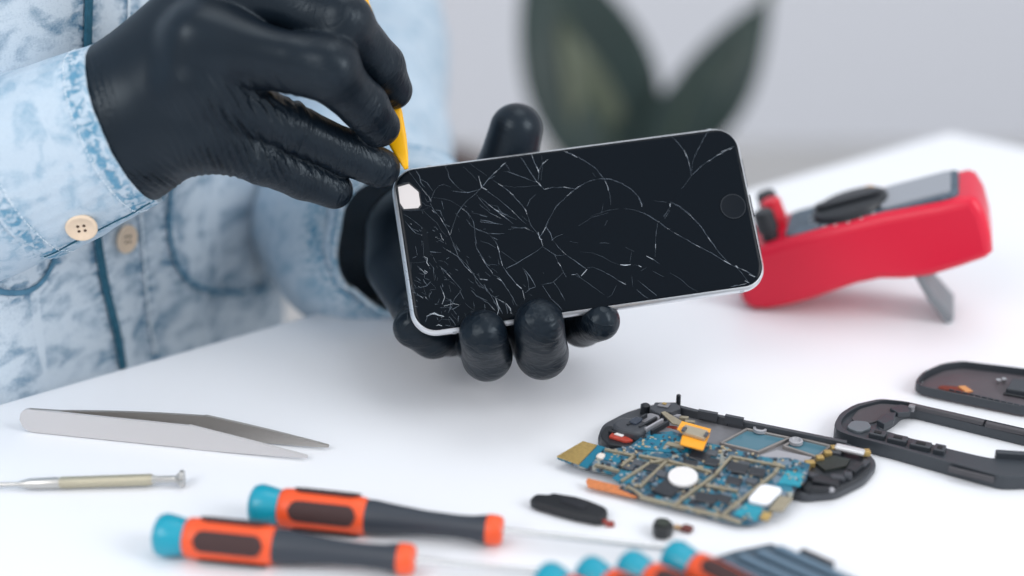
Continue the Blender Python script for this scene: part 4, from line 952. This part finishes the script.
# orange flex strips
ORF = mat('copper_flex', (.60, .20, .07, 1), .5, var=.5, vscale=900); ORB = mat('orange_flex', srgb(250, 170, 45), .45)
bb_('copper_flex', [(586, 481), (588, 478), (632, 489), (640, 493), (636, 498), (588, 487)], .0004, .0008, ORF)
flx = fp.prism([(677, 429), (682, 421), (711, 429), (709, 436), (703, 450), (680, 444), (683, 433)], .0108, .0112).build('orange_flex', ORB, PCB)
o = fp.prism([(682, 431), (685, 424), (708, 430), (705, 438)], .0112, .0128).build('flex_connector', mat('flex_connector', (.42, .37, .28, 1), .4, metal=.3), flx); bevel(o, .0004, 2)
for p in ((684, 428.5), (706.5, 434)): fp.chip(p, .0014, .003, .0128, .0134).build('flex_pin', CH2, flx)

# ---- phone front housing
hp = Plane(T(880, 401, 0), T(1024, 430)-T(880, 401), (0, 0, 1))
HO = thing('phone_housing', hp.pt(.03, -.02), 'empty black plastic phone front housing with a long opening in its middle', 'phone part')
BZ = mat('bezel_black', (.035, .042, .052, 1), .42, bump=.1, bscale=1200); BZI = mat('bezel_inner', (.060, .058, .066, 1), .5, var=.15, vscale=200)
zt = .0058
oo = rounded([(834, 424), (840, 413), (855, 404), (880, 398.5), (905, 401), (1024, 428), (1078, 441), (1092, 455), (1068, 474), (1035, 476), (1003, 476.5), (985, 472), (900, 448), (850, 435), (836, 430)], 4)
hh = rounded([(878, 425), (884, 421), (896, 414), (903, 407), (915, 406), (1030, 434), (1060, 442), (1050, 458), (1000, 452), (994, 455), (975, 451), (945, 444)], 4)
# outline ring triangulated by matching angular samples
def resample(poly, c, n=160):
    P = np.array(poly); out = []
    for k in range(n):
        a = 2*math.pi*k/n; d = np.array([math.cos(a), math.sin(a)]); best = None
        for i in range(len(P)):
            p, q = P[i], P[(i+1) % len(P)]; e = q-p; den = d[0]*e[1]-d[1]*e[0]
            if abs(den) < 1e-12: continue
            r = p-c; t = (r[0]*e[1]-r[1]*e[0])/den; s = (r[0]*d[1]-r[1]*d[0])/den
            if t > 0 and -1e-9 <= s <= 1+1e-9 and (best is None or t < best): best = t
        out.append(tuple(c+d*(best or .001)))
    return out
po = [hp.uv(*p, zt) for p in oo]; ph = [hp.uv(*p, zt) for p in hh]
cc = np.array(hp.uv(955, 434, zt))
po_, ph_ = resample(po, cc), resample(ph, cc)
fr = MB().ringprism(po_, ph_, hp.o, hp.x, hp.y, hp.n, .0004, zt-.0016).build('frame', BZ, HO, auto=40)
inn = [tuple(np.array(a)*.88+np.array(b)*.12) for a, b in zip(po_, ph_)]
o = MB().ringprism(po_, inn, hp.o, hp.x, hp.y, hp.n, zt-.0018, zt).build('raised_edge', BZ, HO, auto=40); bevel(o, .0004, 2)
def hb_(nm, pts, h0, h1, m, bw=.0003):
    o = hp.prism(pts, h0, h1).build(nm, m, HO); bevel(o, bw, 2); return o
hb_('earpiece_plate', rounded([(850, 420), (858, 409), (880, 403), (902, 405), (900, 412), (886, 417), (872, 423)]), .0038, .0048, BZI)
hb_('corner_plate', rounded([(846, 427), (852, 420), (868, 421), (872, 427), (860, 432)]), .0040, .0052, mat('bezel_grey', (.13, .15, .17, 1), .45))
for p, w, d in (((878, 432), .0060, .0042), ((898, 437), .0070, .0044), ((921, 443), .0075, .0044), ((940, 447), .0040, .0050)):
    c = hp.chip(p, w, d, .0040, .0062, 0).build('clip_block', BZ, HO); bevel(c, .0004, 2)
    hp.chip((p[0], p[1]), w*.45, d*.4, .0062, .0064, 0).build('clip_slot', mat('slot_dark', (.006, .007, .009, 1), .7), c)
for pts, h in (([(877, 420), (885, 413), (896, 412), (894, 420), (884, 424)], .0064), ([(890, 408), (900, 404), (912, 406), (910, 412), (898, 413)], .0060)):
    hb_('corner_block', pts, .0040, h, BZ)
o = hp.bar((914, 404), (982, 420), .0022, .0042, .0062).build('inner_rail', BZI, HO); bevel(o, .0005, 2)
o = hp.bar((988, 422), (1050, 436), .0022, .0042, .0062).build('inner_rail', BZI, HO); bevel(o, .0005, 2)
o = hp.bar((999, 451), (1062, 455), .0026, .0030, .0066).build('cross_block', BZ, HO); bevel(o, .0004, 2)
o = hp.bar((950, 466.5), (993, 477), .0012, .0030, .0052).build('side_button', BZI, HO); bevel(o, .0004, 2)
o = hp.chip((912, 405), .0025, .0025, .0042, .0068, 0).build('screw_post', GREY, HO); bevel(o, .0005, 2)

# ---- back cover tray
cp = Plane(T(960, 362, 0), T(1024, 372)-T(960, 362), (0, 0, 1))
BC = thing('phone_back_cover', cp.pt(.02, -.02), 'black phone back cover lying inside up at the right edge', 'phone part')
oc = rounded([(915, 381), (922, 372), (942, 363), (962, 360.5), (1024, 368), (1085, 378), (1096, 392), (1080, 412), (1024, 407), (935, 389), (918, 385)], 5)
pc_ = [cp.uv(*p, .0050) for p in oc]; cen = np.array(cp.uv(1000, 385, .0050)); pc_ = resample(pc_, cen, 120)
i1 = [tuple(np.array(a)*.965+cen*.035) for a in pc_]; i2 = [tuple(np.array(a)*.93+cen*.07) for a in pc_]
low = [tuple(np.array(a)*.955+cen*.045) for a in pc_]
b = MB().ringprism(pc_, i1, cp.o, cp.x, cp.y, cp.n, .0012, .0050); o = b.build('rim', BZ, BC, auto=40); bevel(o, .0005, 2)
o = MB().prism(low, cp.o, cp.x, cp.y, cp.n, .0002, .0020).build('shell', mat('cover_inner', (.085, .075, .085, 1), .45, var=.15, vscale=120), BC); bevel(o, .0004, 2)
def cb_(nm, pts, h0, h1, m, bw=.0003):
    o = cp.prism(pts, h0, h1).build(nm, m, BC)
    if bw: bevel(o, bw, 2)
    return o
cb_('copper_antenna', rounded([(937, 388), (941, 385), (962, 387), (972, 392), (968, 394)]), .0020, .0024, mat('dark_copper', (.16, .030, .015, 1), .4, var=.4, vscale=500), 0)
cb_('orange_contact', [(958, 386), (965, 385.5), (973, 391), (966, 392)], .0024, .0028, mat('orange_contact', (.62, .28, .10, 1), .45), 0)
cb_('black_block', [(1006, 388), (1012, 378), (1060, 384), (1056, 396)], .0020, .0048, BZ, .0006)
cb_('black_foot', [(1003, 393), (1007, 390), (1040, 395), (1036, 399)], .0020, .0030, BLK, .0003)
for p in ((998, 384), (1003.5, 383)):
    MB().lathe([(0, .0006), (.0016, .0010), (.0020, .0010), (.0020, .0001)], cp.pt(*cp.uv(*p, .002), .0020), cp.n, 14).build('screw', STEEL, BC, auto=40)
ro = MB()
for k in range(12):
    q0 = (950+k*6.5, 389+k*1.45); cp.bar(q0, (q0[0]+4, q0[1]+.9), .0007, .0048, .0054, ro)
ro.build('snap_teeth', BZ, BC)['kind'] = 'stuff'

# ---- small loose parts
sp = Plane(T(570, 505, 0), T(610, 515)-T(570, 505), (0, 0, 1))
SPK = thing('speaker_module', sp.pt(0, 0), 'small black speaker module with a short red lead on the white table', 'phone part')
o = sp.prism(rounded([(529, 499), (536, 493), (549, 494), (552, 492), (577, 496), (590, 500), (607, 507), (608, 513), (600, 519), (575, 514), (556, 509), (550, 507), (536, 503)]), .0003, .0036).build('housing', mat('speaker_black', (.010, .012, .016, 1), .5, bump=.2, bscale=800), SPK); bevel(o, .0009, 3)
o = sp.prism(rounded([(558, 500), (564, 496), (590, 503), (584, 509)]), .0036, .0040).build('top_plate', mat('speaker_plate', (.016, .018, .024, 1), .4), SPK); bevel(o, .0002, 2)
RW = mat('red_lead', (.28, .045, .035, 1), .5)
MB().tube(smooth_path([T(594, 517, .0015), T(601, 520, .0018), T(606, 522, .0012), T(612, 524, .0010)], 6), .0008, 8).build('lead', RW, SPK)
MB().tube(smooth_path([T(597, 515, .0015), T(604, 519, .0014), T(608, 523, .0012)], 6), .0006, 8).build('lead', RW, SPK)
MB().box(T(610, 524, .0009), (.0028, .0018, .0014)).build('contact', RW, SPK)
CM = thing('camera_module', T(663, 527), 'tiny black camera module with a brown flex connector in front of the board', 'phone part')
cq = Plane(T(663, 527, 0), T(690, 533)-T(663, 527), (0, 0, 1))
o = cq.prism(rounded([(652, 524), (656, 517), (667, 517), (675, 524), (668, 531), (656, 530)]), .0003, .0042).build('housing', mat('camera_black', (.018, .02, .022, 1), .4), CM); bevel(o, .0006, 2)
MB().lathe([(0, .0021), (.0008, .0020), (.0009, .0014), (.0004, .0012), (.0004, .0001)], cq.pt(*cq.uv(663, 523, .0042), .0042), (0, 0, 1), 22).build('lens', mat('lens_dark', (.05, .06, .05, 1), .15), CM, auto=40)
cq.prism([(673, 527), (676, 524), (684, 526), (682, 529)], .0006, .0010).build('flex', mat('tan_flex', (.55, .35, .18, 1), .5), CM)
o = cq.prism([(680, 527), (685, 523), (694, 526), (690, 529.5)], .0004, .0022).build('connector', mat('brown_connector', (.13, .03, .025, 1), .5), CM); bevel(o, .0003, 2)

# ------------------------------------------------------------------ plant and stool behind
def leaf(base, tip, width, bend, normal, m, vein, parent, fold=.18):
    base, tip = np.asarray(base), np.asarray(tip); ax_ = tip-base; L = np.linalg.norm(ax_); x = ax_/L
    n = unit(np.asarray(normal)-x*(np.asarray(normal)@x)); s = np.cross(n, x); nu, nv = 40, 14; V = []; F = []
    def c(t): return base+ax_*t+n*bend*math.sin(math.pi*t)
    def w(t): return width/2*(math.sin(math.pi*min(1, t**.85))**.75)*(1-.12*t)+.0025*(1-t)
    for i in range(nu+1):
        t = i/nu
        for j in range(nv+1):
            v = -1+2*j/nv; V.append(c(t)+s*v*w(t)+n*(fold*abs(v)*w(t)+.004*math.sin(9*t+3*v)*abs(v)))
    for i in range(nu):
        for j in range(nv): F.append((i*(nv+1)+j, (i+1)*(nv+1)+j, (i+1)*(nv+1)+j+1, i*(nv+1)+j+1))
    o = mesh('leaf', V, F, m, parent); sl = o.modifiers.new('thickness', 'SOLIDIFY'); sl.thickness = .0012
    MB().tube([c(t)+n*.0012 for t in np.linspace(0, .97, 16)], [.0035*(1-.8*t) for t in np.linspace(0, 1, 16)], 6).build('midrib', vein, o, smooth=True)
    return o
LG = mat('leaf_dark_green', (.012, .032, .029, 1), .5, var=.35, vscale=14); VN = mat('leaf_vein', (.07, .10, .065, 1), .5); LG2 = mat('leaf_olive_back', (.105, .125, .085, 1), .5, var=.3, vscale=12)
pd = 1.6
pb = W(640, 195, pd); PLN = thing('rubber_plant', [pb[0], pb[1], FLOORZ], 'dark green broad leaved rubber plant blurred behind the table', 'plant')
LM = leaf(W(630, 190, pd), W(536, -60, pd-.02), .150, .012, -FW, LG, VN, PLN)
leaf(W(652, 172, pd+.03), W(770, -2, pd+.02), .088, .015, -FW+RT*.2, LG, VN, PLN)
leaf(W(650, 200, pd-.06), W(712, 50, pd-.09), .066, .010, -FW-RT*.5, LG, VN, PLN)
leaf(W(622, 185, pd+.01), W(560, 20, pd-.035), .058, .006, -FW, LG2, VN, PLN)
leaf(W(640, 230, pd+.1), W(620, 70, pd+.16), .09, .01, -FW, LG, VN, PLN)
stp = [W(640, 230, pd), W(641, 200, pd), W(640, 175, pd)]
MB().tube(smooth_path([[pb[0], pb[1]+.03, FLOORZ+.25], [pb[0]+.01, pb[1]+.02, -.35], W(641, 215, pd), W(640, 170, pd)], 8), .009, 10).build('stem', mat('stem_brown', (.06, .05, .035, 1), .7), PLN, smooth=True)
MB().tube(smooth_path([W(763, 2, pd+.02), W(775, -18, pd+.02), W(800, -60, pd+.02)], 6), .006, 8).build('leaf_stalk', VN, PLN, smooth=True)
MB().lathe([(0, .085), (.02, .095), (.24, .118), (.26, .122), (.262, .112), (.22, .110), (.219, .001)], [pb[0], pb[1]+.03, FLOORZ], (0, 0, 1), 40).build('pot', mat('pot_white', (.7, .7, .7, 1), .5), PLN, auto=40)
# stool
sq = PL(402, 166, [0, 0, -.20], np.array([0, 0, 1.0]))
STO = thing('stool', [sq[0], sq[1], FLOORZ], 'dark brown wooden stool mostly hidden behind the sleeve', 'stool')
DW = mat('dark_wood', (.055, .028, .022, 1), .5, var=.3, vscale=25)
MB().lathe([(0, .075), (.004, .086), (.024, .090), (.03, .085), (.03, .001)], [sq[0], sq[1], -.23], (0, 0, 1), 40).build('seat', DW, STO, auto=40)
for k in range(4):
    a = math.pi/4+k*math.pi/2
    MB().tube([[sq[0]+.055*math.cos(a), sq[1]+.055*math.sin(a), -.22], [sq[0]+.11*math.cos(a), sq[1]+.11*math.sin(a), FLOORZ]], .012, 12).build('leg', DW, STO, smooth=True)

# ------------------------------------------------------------------ light
wd = bpy.data.worlds.new('world'); SC.world = wd; wd.use_nodes = True
bg = wd.node_tree.nodes['Background']; bg.inputs[0].default_value = (.93, .96, 1, 1); bg.inputs[1].default_value = .86
def area(name, loc, target, size, power, col=(1, 1, 1)):
    ld = bpy.data.lights.new(name, 'AREA'); ld.shape = 'RECTANGLE'; ld.size = size[0]; ld.size_y = size[1]; ld.energy = power; ld.color = col
    o = bpy.data.objects.new(name, ld); COL.objects.link(o); o.location = loc
    o.rotation_euler = (Vector(target)-Vector(loc)).to_track_quat('-Z', 'Y').to_euler(); return o
area('fill_light_left', (-.9, -.6, 1.2), (0, .5, 0), (.8, .8), 11, (1, .98, .97))  # unseen soft fill added at front left to brighten the table
area('fill_light_right', (1.45, -.25, 1.05), (-.1, .5, 0), (.8, .9), 17, (.97, .98, 1))  # second added fill, front right, lifts the shirt and near table edge
area('ceiling_light', (.4, .9, 2.0), (.1, .5, 0), (1.0, 1.0), 7, (.95, .98, 1))
SC.view_settings.view_transform = 'Standard'; SC.view_settings.look = 'None'; SC.view_settings.gamma = 1
SC.view_settings.use_curve_mapping = False; SC.view_settings.exposure = -0.07
